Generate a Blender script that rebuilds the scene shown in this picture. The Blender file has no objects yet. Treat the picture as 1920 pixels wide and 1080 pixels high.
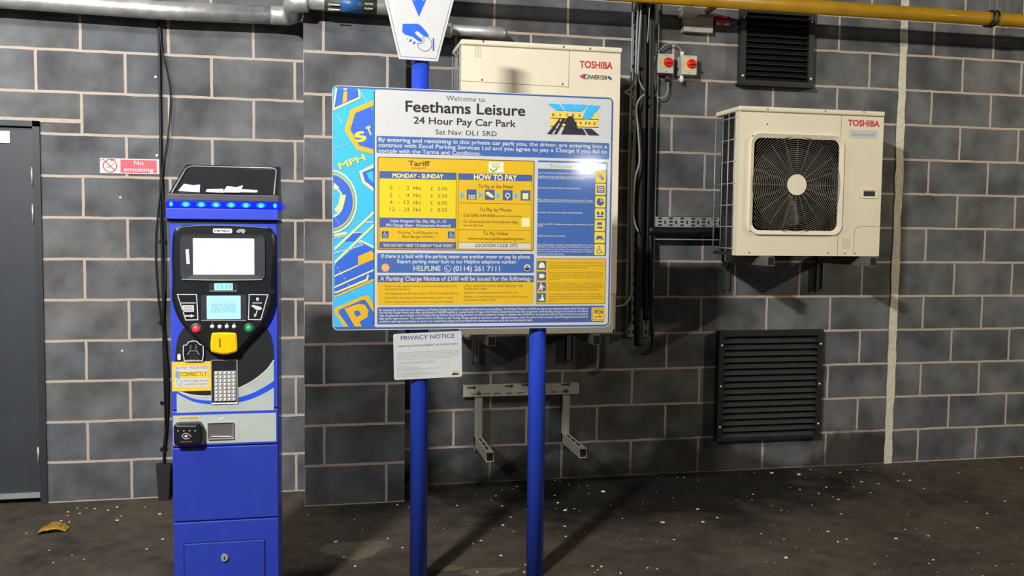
import bpy, bmesh, math, random
from mathutils import Vector, Matrix

random.seed(7)
SC = bpy.context.scene
COL = SC.collection

# ------------------------------------------------------------------ camera
CAM = Vector((1.0324, -5.3629, 1.5381))
FPX = 1706.55                       # focal length for a 1920 px wide frame
YAW, PITCH, ROLL = .2093, -.0644, .0112
_cy, _sy = math.cos(YAW), math.sin(YAW)
_cp, _sp = math.cos(PITCH), math.sin(PITCH)
FW = Vector((_sy * _cp, _cy * _cp, _sp))
_r = Vector((_cy, -_sy, 0)); _u = _r.cross(FW)
RT = math.cos(ROLL) * _r + math.sin(ROLL) * _u
UP = -math.sin(ROLL) * _r + math.cos(ROLL) * _u
cd = bpy.data.cameras.new('camera'); cam = bpy.data.objects.new('camera', cd)
COL.objects.link(cam)
cd.sensor_width = 36; cd.lens = FPX / 1920 * 36; cd.clip_start = .05
M = Matrix.Identity(4)
for i in range(3):
    M[i][0], M[i][1], M[i][2], M[i][3] = RT[i], UP[i], -FW[i], CAM[i]
cam.matrix_world = M
SC.camera = cam

# ------------------------------------------------------------------ light
w = bpy.data.worlds.new('world'); SC.world = w; w.use_nodes = True
w.node_tree.nodes['Background'].inputs[0].default_value = (.9, .95, 1, 1)
w.node_tree.nodes['Background'].inputs[1].default_value = .018
SC.view_settings.view_transform = 'Standard'
SC.view_settings.look = 'None'
SC.view_settings.gamma = 1
SC.view_settings.use_curve_mapping = False
SC.view_settings.exposure = 0.0

def area(name, loc, to, sx, sy, power, color):
    ld = bpy.data.lights.new(name, 'AREA'); ld.shape = 'RECTANGLE'
    ld.size, ld.size_y, ld.energy, ld.color = sx, sy, power, color
    o = bpy.data.objects.new(name, ld); COL.objects.link(o)
    o.location = loc
    o.rotation_euler = (Vector(to) - Vector(loc)).to_track_quat('-Z', 'Y').to_euler()
    return o
area('ceiling_light_left', (-1.0, -5.5, 4.1), (.9, 0, 1.4), .36, .12, 420, (1, .98, .965))
area('fill_light_left', (-2.0, -2.5, 4.0), (-.2, 0, 1.8), .9, .12, 105, (.97, .985, 1))  # unseen lamp, added to brighten the upper left wall
area('ceiling_light_right', (8.5, -2.8, 3.5), (4.2, 0, 1.2), .28, .08, 115, (1, .89, .67))
area('ceiling_light_far', (6.65, -16.5, 2.87), (2, -1, 1.4), .45, .14, 110, (1, .96, .88))

# ------------------------------------------------------------------ helpers
def at(px, py, Y=0.):
    d = (px - 960) / FPX * RT + (540 - py) / FPX * UP + FW
    return CAM + d * ((Y - CAM.y) / d.y)
def atz(px, py, Z=0.):
    d = (px - 960) / FPX * RT + (540 - py) / FPX * UP + FW
    return CAM + d * ((Z - CAM.z) / d.z)
def lin(h):
    h = h.lstrip('#')
    c = [int(h[i:i + 2], 16) / 255 for i in (0, 2, 4)]
    return [x / 12.92 if x <= .04045 else ((x + .055) / 1.055) ** 2.4 for x in c]

_mats = {}
def mat(name, hexc, rough=.5, metal=0, var=.06, scale=25, bump=0, coat=0, emit=0, spec=None):
    if name in _mats: return _mats[name]
    m = bpy.data.materials.new(name); m.use_nodes = True
    nt = m.node_tree; b = nt.nodes['Principled BSDF']
    c = lin(hexc)
    tc = nt.nodes.new('ShaderNodeTexCoord'); n = nt.nodes.new('ShaderNodeTexNoise')
    n.inputs['Scale'].default_value = scale; n.inputs['Detail'].default_value = 5
    nt.links.new(tc.outputs['Object'], n.inputs['Vector'])
    r = nt.nodes.new('ShaderNodeValToRGB')
    r.color_ramp.elements[0].position = .3; r.color_ramp.elements[1].position = .7
    r.color_ramp.elements[0].color = [x * (1 - var) for x in c] + [1]
    r.color_ramp.elements[1].color = [min(1, x * (1 + var)) for x in c] + [1]
    nt.links.new(n.outputs['Fac'], r.inputs['Fac'])
    nt.links.new(r.outputs['Color'], b.inputs['Base Color'])
    b.inputs['Roughness'].default_value = rough; b.inputs['Metallic'].default_value = metal
    b.inputs['Coat Weight'].default_value = coat; b.inputs['Coat Roughness'].default_value = .08
    if spec is not None: b.inputs['Specular IOR Level'].default_value = spec
    if emit:
        nt.links.new(r.outputs['Color'], b.inputs['Emission Color'])
        b.inputs['Emission Strength'].default_value = emit
    if bump:
        bn = nt.nodes.new('ShaderNodeBump'); bn.inputs['Strength'].default_value = bump
        bn.inputs['Distance'].default_value = .01
        nt.links.new(n.outputs['Fac'], bn.inputs['Height']); nt.links.new(bn.outputs['Normal'], b.inputs['Normal'])
    _mats[name] = m
    return m

def spline(pts, n=8, closed=False):
    P = [Vector(p) for p in pts]; out = []; N = len(P)
    for i in range(N if closed else N - 1):
        if closed: a, b, c, d = P[i - 1], P[i], P[(i + 1) % N], P[(i + 2) % N]
        else: a, b, c, d = P[max(i - 1, 0)], P[i], P[i + 1], P[min(i + 2, N - 1)]
        for k in range(n):
            t = k / n
            out.append(.5 * ((2 * b) + (c - a) * t + (2 * a - 5 * b + 4 * c - d) * t * t + (3 * b - a - 3 * c + d) * t ** 3))
    if not closed: out.append(P[-1])
    return out
def rrect(x0, z0, x1, z1, r, n=5):
    if x0 > x1: x0, x1 = x1, x0
    if z0 > z1: z0, z1 = z1, z0
    r = min(r, (x1 - x0) / 2.01, (z1 - z0) / 2.01); out = []
    for cx, cz, a0 in ((x1 - r, z0 + r, -90), (x1 - r, z1 - r, 0), (x0 + r, z1 - r, 90), (x0 + r, z0 + r, 180)):
        for k in range(n + 1):
            a = math.radians(a0 + 90 * k / n); out.append((cx + r * math.cos(a), cz + r * math.sin(a)))
    return out
def ell(cx, cz, rx, rz=None, n=32, a0=0, a1=360):
    rz = rx if rz is None else rz
    full = abs(a1 - a0) >= 360
    m = n if full else n + 1
    return [(cx + rx * math.cos(math.radians(a0 + (a1 - a0) * k / n)), cz + rz * math.sin(math.radians(a0 + (a1 - a0) * k / n))) for k in range(m)]

_caph = {}
def text_mesh(s, bold=0., shear=0.):
    cu = bpy.data.curves.new('lettering', 'FONT'); cu.body = s; cu.size = 1
    cu.offset = bold; cu.resolution_u = 3; cu.shear = shear
    o = bpy.data.objects.new('lettering', cu); COL.objects.link(o)
    dg = bpy.context.evaluated_depsgraph_get(); ev = o.evaluated_get(dg)
    me = ev.to_mesh()
    V = [v.co.copy() for v in me.vertices]; F = [list(p.vertices) for p in me.polygons]
    ev.to_mesh_clear(); bpy.data.objects.remove(o); bpy.data.curves.remove(cu)
    return V, F
def caph():
    if 'h' not in _caph:
        V, F = text_mesh('H'); _caph['h'] = max(v.y for v in V)
    return _caph['h']

class MB:
    def __init__(self): self.v = []; self.f = []; self.s = []
    def add(self, V, F, smooth=False):
        k = len(self.v); self.v += [Vector(p) for p in V]
        self.f += [[i + k for i in f] for f in F]; self.s += [smooth] * len(F); return self
    def box(self, x0, x1, y0, y1, z0, z1, bev=0):
        bm = bmesh.new(); bmesh.ops.create_cube(bm, size=1)
        for v in bm.verts:
            v.co = Vector(((x0 + x1) / 2 + v.co.x * abs(x1 - x0), (y0 + y1) / 2 + v.co.y * abs(y1 - y0), (z0 + z1) / 2 + v.co.z * abs(z1 - z0)))
        if bev: bmesh.ops.bevel(bm, geom=bm.edges[:], offset=bev, segments=2, profile=.5, affect='EDGES')
        return self.frombm(bm)
    def frombm(self, bm, smooth=False):
        bm.verts.index_update()
        self.add([v.co.copy() for v in bm.verts], [[v.index for v in f.verts] for f in bm.faces], smooth); bm.free(); return self
    def prism(self, pts, y0, y1):                 # outline in XZ, front y0, back y1
        n = len(pts)
        V = [(p[0], y0, p[1]) for p in pts] + [(p[0], y1, p[1]) for p in pts]
        F = [list(range(n)), list(range(2 * n - 1, n - 1, -1))] + [[i, (i + 1) % n, n + (i + 1) % n, n + i] for i in range(n)]
        return self.add(V, F)
    def bevprism(self, pts, y0, y1, b):           # front edge chamfered inwards
        n = len(pts); c = Vector((sum(p[0] for p in pts) / n, sum(p[1] for p in pts) / n))
        ins = []
        for p in pts:
            d = c - Vector(p[:2]); ins.append(Vector(p[:2]) + d.normalized() * min(b, d.length * .5))
        V = [(p[0], y0, p[1]) for p in ins] + [(p[0], y0 + b * .7, p[1]) for p in pts] + [(p[0], y1, p[1]) for p in pts]
        F = [list(range(n))]
        for k in (0, n):
            F += [[k + i, k + (i + 1) % n, k + n + (i + 1) % n, k + n + i] for i in range(n)]
        F.append(list(range(3 * n - 1, 2 * n - 1, -1)))
        return self.add(V, F)
    def ring(self, outer, inner, y0, y1, yi=None):      # same point count; yi = depth of the inner front rim
        n = len(outer); yi = y0 if yi is None else yi
        V = [(p[0], y0, p[1]) for p in outer] + [(p[0], yi, p[1]) for p in inner] + [(p[0], y1, p[1]) for p in outer] + [(p[0], y1, p[1]) for p in inner]
        F = []
        for i in range(n):
            j = (i + 1) % n
            F += [[i, j, n + j, n + i], [2 * n + i, 2 * n + j, j, i], [n + i, n + j, 3 * n + j, 3 * n + i], [3 * n + i, 3 * n + j, 2 * n + j, 2 * n + i]]
        return self.add(V, F)
    def flat(self, pts, y):
        return self.add([(p[0], y, p[1]) for p in pts], [list(range(len(pts)))])
    def flatring(self, outer, inner, y):
        n = len(outer)
        return self.add([(p[0], y, p[1]) for p in outer] + [(p[0], y, p[1]) for p in inner], [[i, (i + 1) % n, n + (i + 1) % n, n + i] for i in range(n)])
    def stroke(self, pts, wd, y, closed=False):
        P = [Vector((p[0], p[1])) for p in pts]; n = len(P); A = []; B = []
        for i in range(n):
            a = P[i - 1] if (i or closed) else P[i]; b = P[(i + 1) % n] if (i < n - 1 or closed) else P[i]
            d1 = (P[i] - a); d2 = (b - P[i])
            if d1.length < 1e-9: d1 = d2
            if d2.length < 1e-9: d2 = d1
            d1.normalize(); d2.normalize(); t = d1 + d2
            if t.length < 1e-6: t = d1
            t.normalize(); nn = Vector((-t.y, t.x)); k = min(2.0, 1 / max(.3, t.dot(d1)))
            A.append(P[i] + nn * wd / 2 * k); B.append(P[i] - nn * wd / 2 * k)
        V = [(p.x, y, p.y) for p in A + B]
        F = [[i, (i + 1) % n, n + (i + 1) % n, n + i] for i in range(n if closed else n - 1)]
        return self.add(V, F)
    def text(self, s, x0, x1, z, cap, y, bold=0., ang=0., shear=0.):
        V, F = text_mesh(s, min(bold, 0), shear)
        if not V: return self
        a = min(v.x for v in V); b = max(v.x for v in V)
        sx = (x1 - x0) / (b - a); sz = cap / caph(); ca, sa = math.cos(ang), math.sin(ang)
        out = []
        for v in V:
            px, pz = (v.x - a) * sx, v.y * sz
            out.append(Vector((x0 + px * ca - pz * sa, y, z + px * sa + pz * ca)))
        self.add(out, F)
        if bold > 0:                               # heavier strokes
            bx, bz = bold * sx * .8, bold * sz * .8
            for k, (dx, dz) in enumerate(((1, 1), (-1, 1), (1, -1), (-1, -1))):
                self.add([v + Vector((dx * bx, .00004 * (k + 1), dz * bz)) for v in out], F)
        return self
    def tube(self, path, r, n=10, closed=False):
        P = [Vector(p) for p in path]; N = len(P); V = []; F = []; up = None
        R = r if isinstance(r, (list, tuple)) else [r] * N
        for i in range(N):
            if closed: t = P[(i + 1) % N] - P[i - 1]
            else: t = P[min(i + 1, N - 1)] - P[max(i - 1, 0)]
            t.normalize()
            if up is None:
                up = Vector((0, 0, 1)) if abs(t.z) < .9 else Vector((1, 0, 0))
            up = (up - t * up.dot(t))
            if up.length < 1e-5: up = Vector((0, 1, 0)) - t * t.y
            up.normalize(); sd = t.cross(up)
            for k in range(n):
                a = 2 * math.pi * k / n; V.append(P[i] + (up * math.cos(a) + sd * math.sin(a)) * R[i])
        for i in range(N if closed else N - 1):
            j = (i + 1) % N
            for k in range(n):
                F.append([i * n + k, i * n + (k + 1) % n, j * n + (k + 1) % n, j * n + k])
        self.add(V, F, True)
        if not closed: self.add(V[:n], [list(range(n))]); self.add(V[-n:], [list(range(n))])
        return self
    def cyl(self, p0, p1, r, n=20): return self.tube([p0, p1], r, n)
    def dome(self, c, r, d, n=16):                 # domed button facing -Y
        V = []; F = []; m = 4
        for j in range(m):
            a = math.pi / 2 * j / m
            V += [(c[0] + r * math.cos(a) * math.cos(2 * math.pi * k / n), c[1] - d * math.sin(a), c[2] + r * math.cos(a) * math.sin(2 * math.pi * k / n)) for k in range(n)]
        V.append((c[0], c[1] - d, c[2]))
        for j in range(m - 1):
            F += [[j * n + k, j * n + (k + 1) % n, (j + 1) * n + (k + 1) % n, (j + 1) * n + k] for k in range(n)]
        F += [[(m - 1) * n + k, (m - 1) * n + (k + 1) % n, m * n] for k in range(n)]
        return self.add(V, F, True)
    def build(self, name, m, parent=None, label=None, stuff=False):
        def depth(o):
            d = 0
            while o: d += 1; o = o.parent
            return d
        while parent is not None and depth(parent) > 2: parent = parent.parent
        if parent is None:
            xs = [v.x for v in self.v]; ys = [v.y for v in self.v]; zs = [v.z for v in self.v]
            org = Vector(((min(xs) + max(xs)) / 2, (min(ys) + max(ys)) / 2, min(zs)))
        else:
            p = parent; org = Vector((0, 0, 0))
            while p: org += p.location; p = p.parent
        me = bpy.data.meshes.new(name); me.from_pydata([v - org for v in self.v], [], self.f)
        for p, s in zip(me.polygons, self.s): p.use_smooth = s
        bm = bmesh.new(); bm.from_mesh(me)
        bmesh.ops.remove_doubles(bm, verts=bm.verts[:], dist=1e-6)
        bmesh.ops.recalc_face_normals(bm, faces=bm.faces[:])
        for f in bm.faces:
            if not f.smooth and len(f.verts) > 2 and abs(f.normal.y) > .999 and all(len(e.link_faces) == 1 for e in f.edges) and f.normal.y > 0: f.normal_flip()
        bm.to_mesh(me); bm.free()
        me.materials.append(m)
        o = bpy.data.objects.new(name, me); COL.objects.link(o)
        if parent is None: o.location = org
        else: o.parent = parent
        if label: o['label'] = label
        if stuff: o['kind'] = 'stuff'
        return o

def thing(name, label, cat, loc, group=None):
    o = bpy.data.objects.new(name, None); COL.objects.link(o); o.location = loc
    o.empty_display_size = .05; return tag(o, label, cat, group)
def tag(o, label, cat, group=None):
    o['label'] = label; o['category'] = cat
    if group: o['group'] = group
    return o
def struct(o):
    o['kind'] = 'structure'; return o

# ------------------------------------------------------------------ materials
def block_mat(name, shift, offset=.5, stain=False):
    m = bpy.data.materials.new(name); m.use_nodes = True
    nt = m.node_tree; N = nt.nodes; Lk = nt.links; b = N['Principled BSDF']
    g = N.new('ShaderNodeNewGeometry')
    sp = N.new('ShaderNodeSeparateXYZ'); Lk.new(g.outputs['Position'], sp.inputs[0])
    sn = N.new('ShaderNodeSeparateXYZ'); Lk.new(g.outputs['True Normal'], sn.inputs[0])
    ab = N.new('ShaderNodeMath'); ab.operation = 'ABSOLUTE'; Lk.new(sn.outputs['X'], ab.inputs[0])
    gt = N.new('ShaderNodeMath'); gt.operation = 'GREATER_THAN'; gt.inputs[1].default_value = .5; Lk.new(ab.outputs[0], gt.inputs[0])
    mx = N.new('ShaderNodeMix'); Lk.new(gt.outputs[0], mx.inputs[0])
    ax = N.new('ShaderNodeMath'); ax.inputs[1].default_value = shift; Lk.new(sp.outputs['X'], ax.inputs[0])
    ay = N.new('ShaderNodeMath'); ay.inputs[1].default_value = .36; Lk.new(sp.outputs['Y'], ay.inputs[0])
    Lk.new(ax.outputs[0], mx.inputs[2]); Lk.new(ay.outputs[0], mx.inputs[3])
    cb = N.new('ShaderNodeCombineXYZ'); Lk.new(mx.outputs[0], cb.inputs[0]); Lk.new(sp.outputs['Z'], cb.inputs[1])
    # wobble of the joints
    wn = N.new('ShaderNodeTexNoise'); wn.inputs['Scale'].default_value = 9; wn.inputs['Detail'].default_value = 3; Lk.new(g.outputs['Position'], wn.inputs['Vector'])
    vs = N.new('ShaderNodeVectorMath'); vs.operation = 'SUBTRACT'; vs.inputs[1].default_value = (.5, .5, .5); Lk.new(wn.outputs['Color'], vs.inputs[0])
    vm = N.new('ShaderNodeVectorMath'); vm.operation = 'SCALE'; vm.inputs['Scale'].default_value = .009; Lk.new(vs.outputs[0], vm.inputs[0])
    va = N.new('ShaderNodeVectorMath'); va.operation = 'ADD'; Lk.new(cb.outputs[0], va.inputs[0]); Lk.new(vm.outputs[0], va.inputs[1])
    bk = N.new('ShaderNodeTexBrick'); bk.offset = offset; bk.offset_frequency = 2; bk.squash = 1
    bk.inputs['Scale'].default_value = 1; bk.inputs['Mortar Size'].default_value = .0079; bk.inputs['Mortar Smooth'].default_value = .15
    bk.inputs['Brick Width'].default_value = .45; bk.inputs['Row Height'].default_value = .225; bk.inputs['Bias'].default_value = 0
    bk.inputs['Color1'].default_value = lin('#55575a') + [1]; bk.inputs['Color2'].default_value = lin('#626261') + [1]
    bk.inputs['Mortar'].default_value = lin('#b3a496') + [1]
    Lk.new(va.outputs[0], bk.inputs['Vector'])
    # cloudy patches and fine grain of the blocks
    n1 = N.new('ShaderNodeTexNoise'); n1.inputs['Scale'].default_value = 4.2; n1.inputs['Detail'].default_value = 4; Lk.new(g.outputs['Position'], n1.inputs['Vector'])
    n2 = N.new('ShaderNodeTexNoise'); n2.inputs['Scale'].default_value = 120; n2.inputs['Detail'].default_value = 6; n2.inputs['Roughness'].default_value = .7; Lk.new(g.outputs['Position'], n2.inputs['Vector'])
    m1 = N.new('ShaderNodeMapRange'); m1.inputs[1].default_value = .35; m1.inputs[2].default_value = .7; m1.inputs[3].default_value = .66; m1.inputs[4].default_value = 1.55; Lk.new(n1.outputs['Fac'], m1.inputs[0])
    m2 = N.new('ShaderNodeMapRange'); m2.inputs[1].default_value = .3; m2.inputs[2].default_value = .7; m2.inputs[3].default_value = .84; m2.inputs[4].default_value = 1.16; Lk.new(n2.outputs['Fac'], m2.inputs[0])
    pr = N.new('ShaderNodeMath'); pr.operation = 'MULTIPLY'; Lk.new(m1.outputs[0], pr.inputs[0]); Lk.new(m2.outputs[0], pr.inputs[1])
    sc_ = N.new('ShaderNodeVectorMath'); sc_.operation = 'SCALE'; Lk.new(bk.outputs['Color'], sc_.inputs[0]); Lk.new(pr.outputs[0], sc_.inputs['Scale'])
    cm = N.new('ShaderNodeMix'); cm.data_type = 'RGBA'
    Lk.new(bk.outputs['Fac'], cm.inputs[0]); Lk.new(sc_.outputs[0], cm.inputs[6])
    mm = N.new('ShaderNodeVectorMath'); mm.operation = 'SCALE'; Lk.new(bk.outputs['Color'], mm.inputs[0]); Lk.new(m2.outputs[0], mm.inputs['Scale'])
    Lk.new(mm.outputs[0], cm.inputs[7]); Lk.new(cm.outputs[2], b.inputs['Base Color'])
    b.inputs['Roughness'].default_value = .85; b.inputs['Specular IOR Level'].default_value = .25
    if stain:                                       # damp dirt splashed up the foot of the wall
        n4 = N.new('ShaderNodeTexNoise'); n4.inputs['Scale'].default_value = 2.6; n4.inputs['Detail'].default_value = 4; Lk.new(g.outputs['Position'], n4.inputs['Vector'])
        k4_ = N.new('ShaderNodeMath'); k4_.operation = 'MULTIPLY_ADD'; k4_.inputs[1].default_value = -.9; Lk.new(n4.outputs['Fac'], k4_.inputs[0]); Lk.new(sp.outputs['Z'], k4_.inputs[2])
        k5_ = N.new('ShaderNodeMapRange'); k5_.inputs[1].default_value = -.36; k5_.inputs[2].default_value = -.24; k5_.inputs[3].default_value = .8; k5_.inputs[4].default_value = 0; Lk.new(k4_.outputs[0], k5_.inputs[0])
        dm = N.new('ShaderNodeMix'); dm.data_type = 'RGBA'; dm.inputs[7].default_value = lin('#2a241c') + [1]
        Lk.new(k5_.outputs[0], dm.inputs[0]); Lk.new(cm.outputs[2], dm.inputs[6]); Lk.new(dm.outputs[2], b.inputs['Base Color'])
    ml = N.new('ShaderNodeMath'); ml.operation = 'MULTIPLY'; ml.inputs[1].default_value = -.6; Lk.new(bk.outputs['Fac'], ml.inputs[0])
    ad = N.new('ShaderNodeMath'); Lk.new(ml.outputs[0], ad.inputs[0])
    m3 = N.new('ShaderNodeMath'); m3.operation = 'MULTIPLY'; m3.inputs[1].default_value = .35; Lk.new(n2.outputs['Fac'], m3.inputs[0]); Lk.new(m3.outputs[0], ad.inputs[1])
    bp = N.new('ShaderNodeBump'); bp.inputs['Strength'].default_value = .5; bp.inputs['Distance'].default_value = .004
    Lk.new(ad.outputs[0], bp.inputs['Height']); Lk.new(bp.outputs['Normal'], b.inputs['Normal'])
    return m
B_LEFT = block_mat('blockwork_left', .225)
B_BACK = block_mat('blockwork_back', .225 - 2.946, stain=True)
B_RIGHT = block_mat('blockwork_right', .225 - 4.984)
B_PIER = block_mat('blockwork_pier', -1.058, .2444)
MORTAR = mat('mortar', '#b3a496', .9, var=.15, scale=60)
SEAL = mat('white_sealant', '#cfc8b4', .7, var=.12, scale=40, bump=.4)
BLUE_POWDER = mat('blue_powder_coat', '#3046c4', .42, var=.03, coat=.3)
BLUE_POST = mat('blue_post_paint', '#2444ba', .36, var=.04, coat=.4)
BLUE_DOOR = mat('blue_door_paint', '#2438a2', .45, var=.05, coat=.2)
BLACK_GLOSS = mat('black_plastic', '#16181c', .35, var=.1)
BLACK_MATT = mat('black_matt', '#0b0b0c', .6, var=.2)
BLACK_RUB = mat('black_rubber', '#0a0a0b', .55, var=.2)
CHARCOAL = mat('charcoal_plastic', '#2b2d31', .45, var=.1)
GREY_BEZ = mat('grey_bezel', '#6c7076', .35, var=.08)
GREY_GRAPHIC = mat('grey_green_vinyl', '#aeb6ae', .5, var=.03)
WHITE_VINYL = mat('white_vinyl', '#c6c7c4', .6, var=.02, coat=.22)
WHITE_PLASTIC = mat('white_plastic', '#e2e0da', .4, var=.03)
SIGN_BLUE = mat('sign_blue', '#3b63a6', .6, var=.03, coat=.22)
SIGN_DBLUE = mat('sign_dark_blue', '#3f5a96', .6, var=.03, coat=.22)
SIGN_ART = mat('sign_royal_blue', '#2c63cf', .6, var=.03, coat=.22)
SIGN_YEL = mat('sign_yellow', '#dcb010', .6, var=.03, coat=.22)
SIGN_YEL2 = mat('sign_bright_yellow', '#dcc60c', .6, var=.03, coat=.22)
SIGN_CYAN = mat('sign_cyan', '#35b4ee', .6, var=.03, coat=.22)
SIGN_CREAM = mat('sign_cream', '#f1e391', .6, var=.03, coat=.22)
INK = mat('black_ink', '#2a2530', .4, var=.05)
INK_BROWN = mat('brown_ink', '#6a5a1c', .4, var=.05)
INK_GREY = mat('grey_ink', '#8d8d90', .4, var=.05)
INK_PURPLE = mat('purple_ink', '#4a4a94', .4, var=.05)
INK_RED = mat('red_ink', '#d6404a', .4, var=.05)
ORANGE = mat('orange_print', '#ef9a3a', .4)
GREEN = mat('green_print', '#2fa45a', .4)
STICKER_YEL = mat('sticker_yellow', '#f2c23a', .45, var=.02)
COIN_YEL = mat('coin_yellow', '#f2bd0c', .3, var=.03, coat=.22)
STEEL = mat('brushed_steel', '#c4c5c3', .35, .6, var=.08, scale=50)
GALV = mat('galvanised_steel', '#b4b6b2', .45, .5, var=.15, scale=30)
FOIL = mat('foil_cladding', '#bdbcb8', .42, .6, var=.2, scale=14, bump=.5)
CREAM_METAL = mat('cream_painted_metal', '#e6dcc0', .45, var=.035, scale=5)
BRACKET_CREAM = mat('grey_cream_bracket', '#b9b5a4', .5, var=.08)
WIRE = mat('grille_wire', '#767060', .45, .1)
COIL = mat('heat_exchanger_fins', '#3a3a37', .5, .5, var=.3, scale=80)
DARK_VOID = mat('dark_interior', '#070707', .8)
VENT_BLACK = mat('vent_black', '#1a1a1a', .5, var=.2)
GAS_YEL = mat('yellow_pipe_paint', '#a97d12', .35, var=.12, scale=9, coat=.3)
GREY_CABLE = mat('grey_cable', '#8e918f', .5)
DOOR_GREY = mat('door_grey_paint', '#33373b', .5, var=.1, scale=6)
GREY_FRAME = mat('door_frame_paint', '#2a2d30', .5, var=.1)
SCREEN = mat('screen_glare_white', '#f4f6ff', .3, emit=1.1, var=.01)  # white glare on the screen window is put in as emission
LCD = mat('lit_blue_display', '#93c8f4', .3, emit=.55, var=.02)
LCD_G = mat('lit_clock_display', '#8fd9dc', .3, emit=.5, var=.02)
LCD_INK = mat('display_segment', '#4e86b4', .5)
LED_BODY = mat('blue_led_lens', '#0716b8', .25, emit=.75, var=.02)
LED = mat('blue_led', '#2aa4ff', .3, emit=3.2, var=.02)
RED_SW = mat('red_switch', '#d21f22', .35, var=.04)
YEL_SW = mat('yellow_switch_plate', '#e9c860', .4)
RED_BTN = mat('red_button', '#d83a44', .35)
GREEN_BTN = mat('green_button', '#1f9a58', .35)
PAPER = mat('paper', '#f0eeea', .7, var=.04)
CONCRETE = mat('concrete', '#56544f', .9, var=.2, scale=6, bump=.3)

def floor_mat():
    m = bpy.data.materials.new('dirty_tarmac'); m.use_nodes = True
    nt = m.node_tree; N = nt.nodes; Lk = nt.links; b = N['Principled BSDF']
    g = N.new('ShaderNodeNewGeometry')
    def noise(s, d, r=.6):
        n = N.new('ShaderNodeTexNoise'); n.inputs['Scale'].default_value = s; n.inputs['Detail'].default_value = d; n.inputs['Roughness'].default_value = r
        Lk.new(g.outputs['Position'], n.inputs['Vector']); return n
    a = noise(1.6, 6); f = noise(160, 4, .8); c = noise(9, 5)
    r = N.new('ShaderNodeValToRGB'); r.color_ramp.elements[0].position = .32; r.color_ramp.elements[1].position = .72
    r.color_ramp.elements[0].color = lin('#28241f') + [1]; r.color_ramp.elements[1].color = lin('#60574b') + [1]
    mx = N.new('ShaderNodeMix'); mx.inputs[0].default_value = .4
    Lk.new(a.outputs['Fac'], mx.inputs[2]); Lk.new(c.outputs['Fac'], mx.inputs[3]); Lk.new(mx.outputs[0], r.inputs['Fac'])
    mr = N.new('ShaderNodeMapRange'); mr.inputs[1].default_value = .3; mr.inputs[2].default_value = .7; mr.inputs[3].default_value = .55; mr.inputs[4].default_value = 1.5
    Lk.new(f.outputs['Fac'], mr.inputs[0])
    # darker patch along the wall below the air conditioners, with a ragged outline
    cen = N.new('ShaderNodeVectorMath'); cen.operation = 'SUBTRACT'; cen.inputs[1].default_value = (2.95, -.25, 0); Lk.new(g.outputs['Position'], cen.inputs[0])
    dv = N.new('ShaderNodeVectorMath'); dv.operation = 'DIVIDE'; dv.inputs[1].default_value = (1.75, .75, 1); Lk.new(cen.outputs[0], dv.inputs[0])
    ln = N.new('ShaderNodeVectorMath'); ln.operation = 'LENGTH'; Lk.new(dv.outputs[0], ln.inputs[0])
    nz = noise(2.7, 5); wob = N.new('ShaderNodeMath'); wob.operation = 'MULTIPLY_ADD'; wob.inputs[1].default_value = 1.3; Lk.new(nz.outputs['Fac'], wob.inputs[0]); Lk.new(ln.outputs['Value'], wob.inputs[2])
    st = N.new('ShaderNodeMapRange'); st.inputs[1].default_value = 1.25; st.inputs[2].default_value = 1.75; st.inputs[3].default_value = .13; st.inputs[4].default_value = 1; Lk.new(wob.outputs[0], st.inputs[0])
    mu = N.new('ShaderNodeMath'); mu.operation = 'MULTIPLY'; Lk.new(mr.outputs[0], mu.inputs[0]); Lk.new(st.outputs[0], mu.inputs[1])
    s = N.new('ShaderNodeVectorMath'); s.operation = 'SCALE'; Lk.new(r.outputs['Color'], s.inputs[0]); Lk.new(mu.outputs[0], s.inputs['Scale'])
    Lk.new(s.outputs[0], b.inputs['Base Color'])
    b.inputs['Roughness'].default_value = .9; b.inputs['Specular IOR Level'].default_value = .2
    bp = N.new('ShaderNodeBump'); bp.inputs['Strength'].default_value = .6; bp.inputs['Distance'].default_value = .006
    Lk.new(f.outputs['Fac'], bp.inputs['Height']); Lk.new(bp.outputs['Normal'], b.inputs['Normal'])
    return m
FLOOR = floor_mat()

# ------------------------------------------------------------------ setting
H = 4.6
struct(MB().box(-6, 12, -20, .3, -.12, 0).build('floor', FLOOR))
struct(MB().box(-6, 12, -20, .3, H, H + .15).build('ceiling', CONCRETE))
mb = MB().box(-.445, 1.0, 0, .2, 0, H).box(-6, -.445, 0, .2, 2.085, H).box(-6, -1.45, 0, .2, 0, 2.085)
WL = struct(mb.build('wall_left', B_LEFT))
MB().box(-1.4, -.222, -.0025, .01, 2.085, 2.107).build('mortar_joint', MORTAR, WL)
struct(MB().box(.953, 1.5, -.31, .05, 0, H).build('wall_pier', B_PIER))
struct(MB().box(1.4, 4.76, 0, .2, 0, H).build('wall_back', B_BACK))
struct(MB().box(4.76, 12, 0, .2, 0, H).build('wall_right', B_RIGHT))
# sealed movement joint between the two lengths of wall
pts = []
z = 0
while z <= H:
    pts.append((4.735 + random.uniform(-.005, .004), z)); z += .09
rgt = [(4.787 + random.uniform(-.005, .007), p[1]) for p in pts]
struct(MB().prism(pts + rgt[::-1], -.006, .01).build('trim_1', SEAL))
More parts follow.
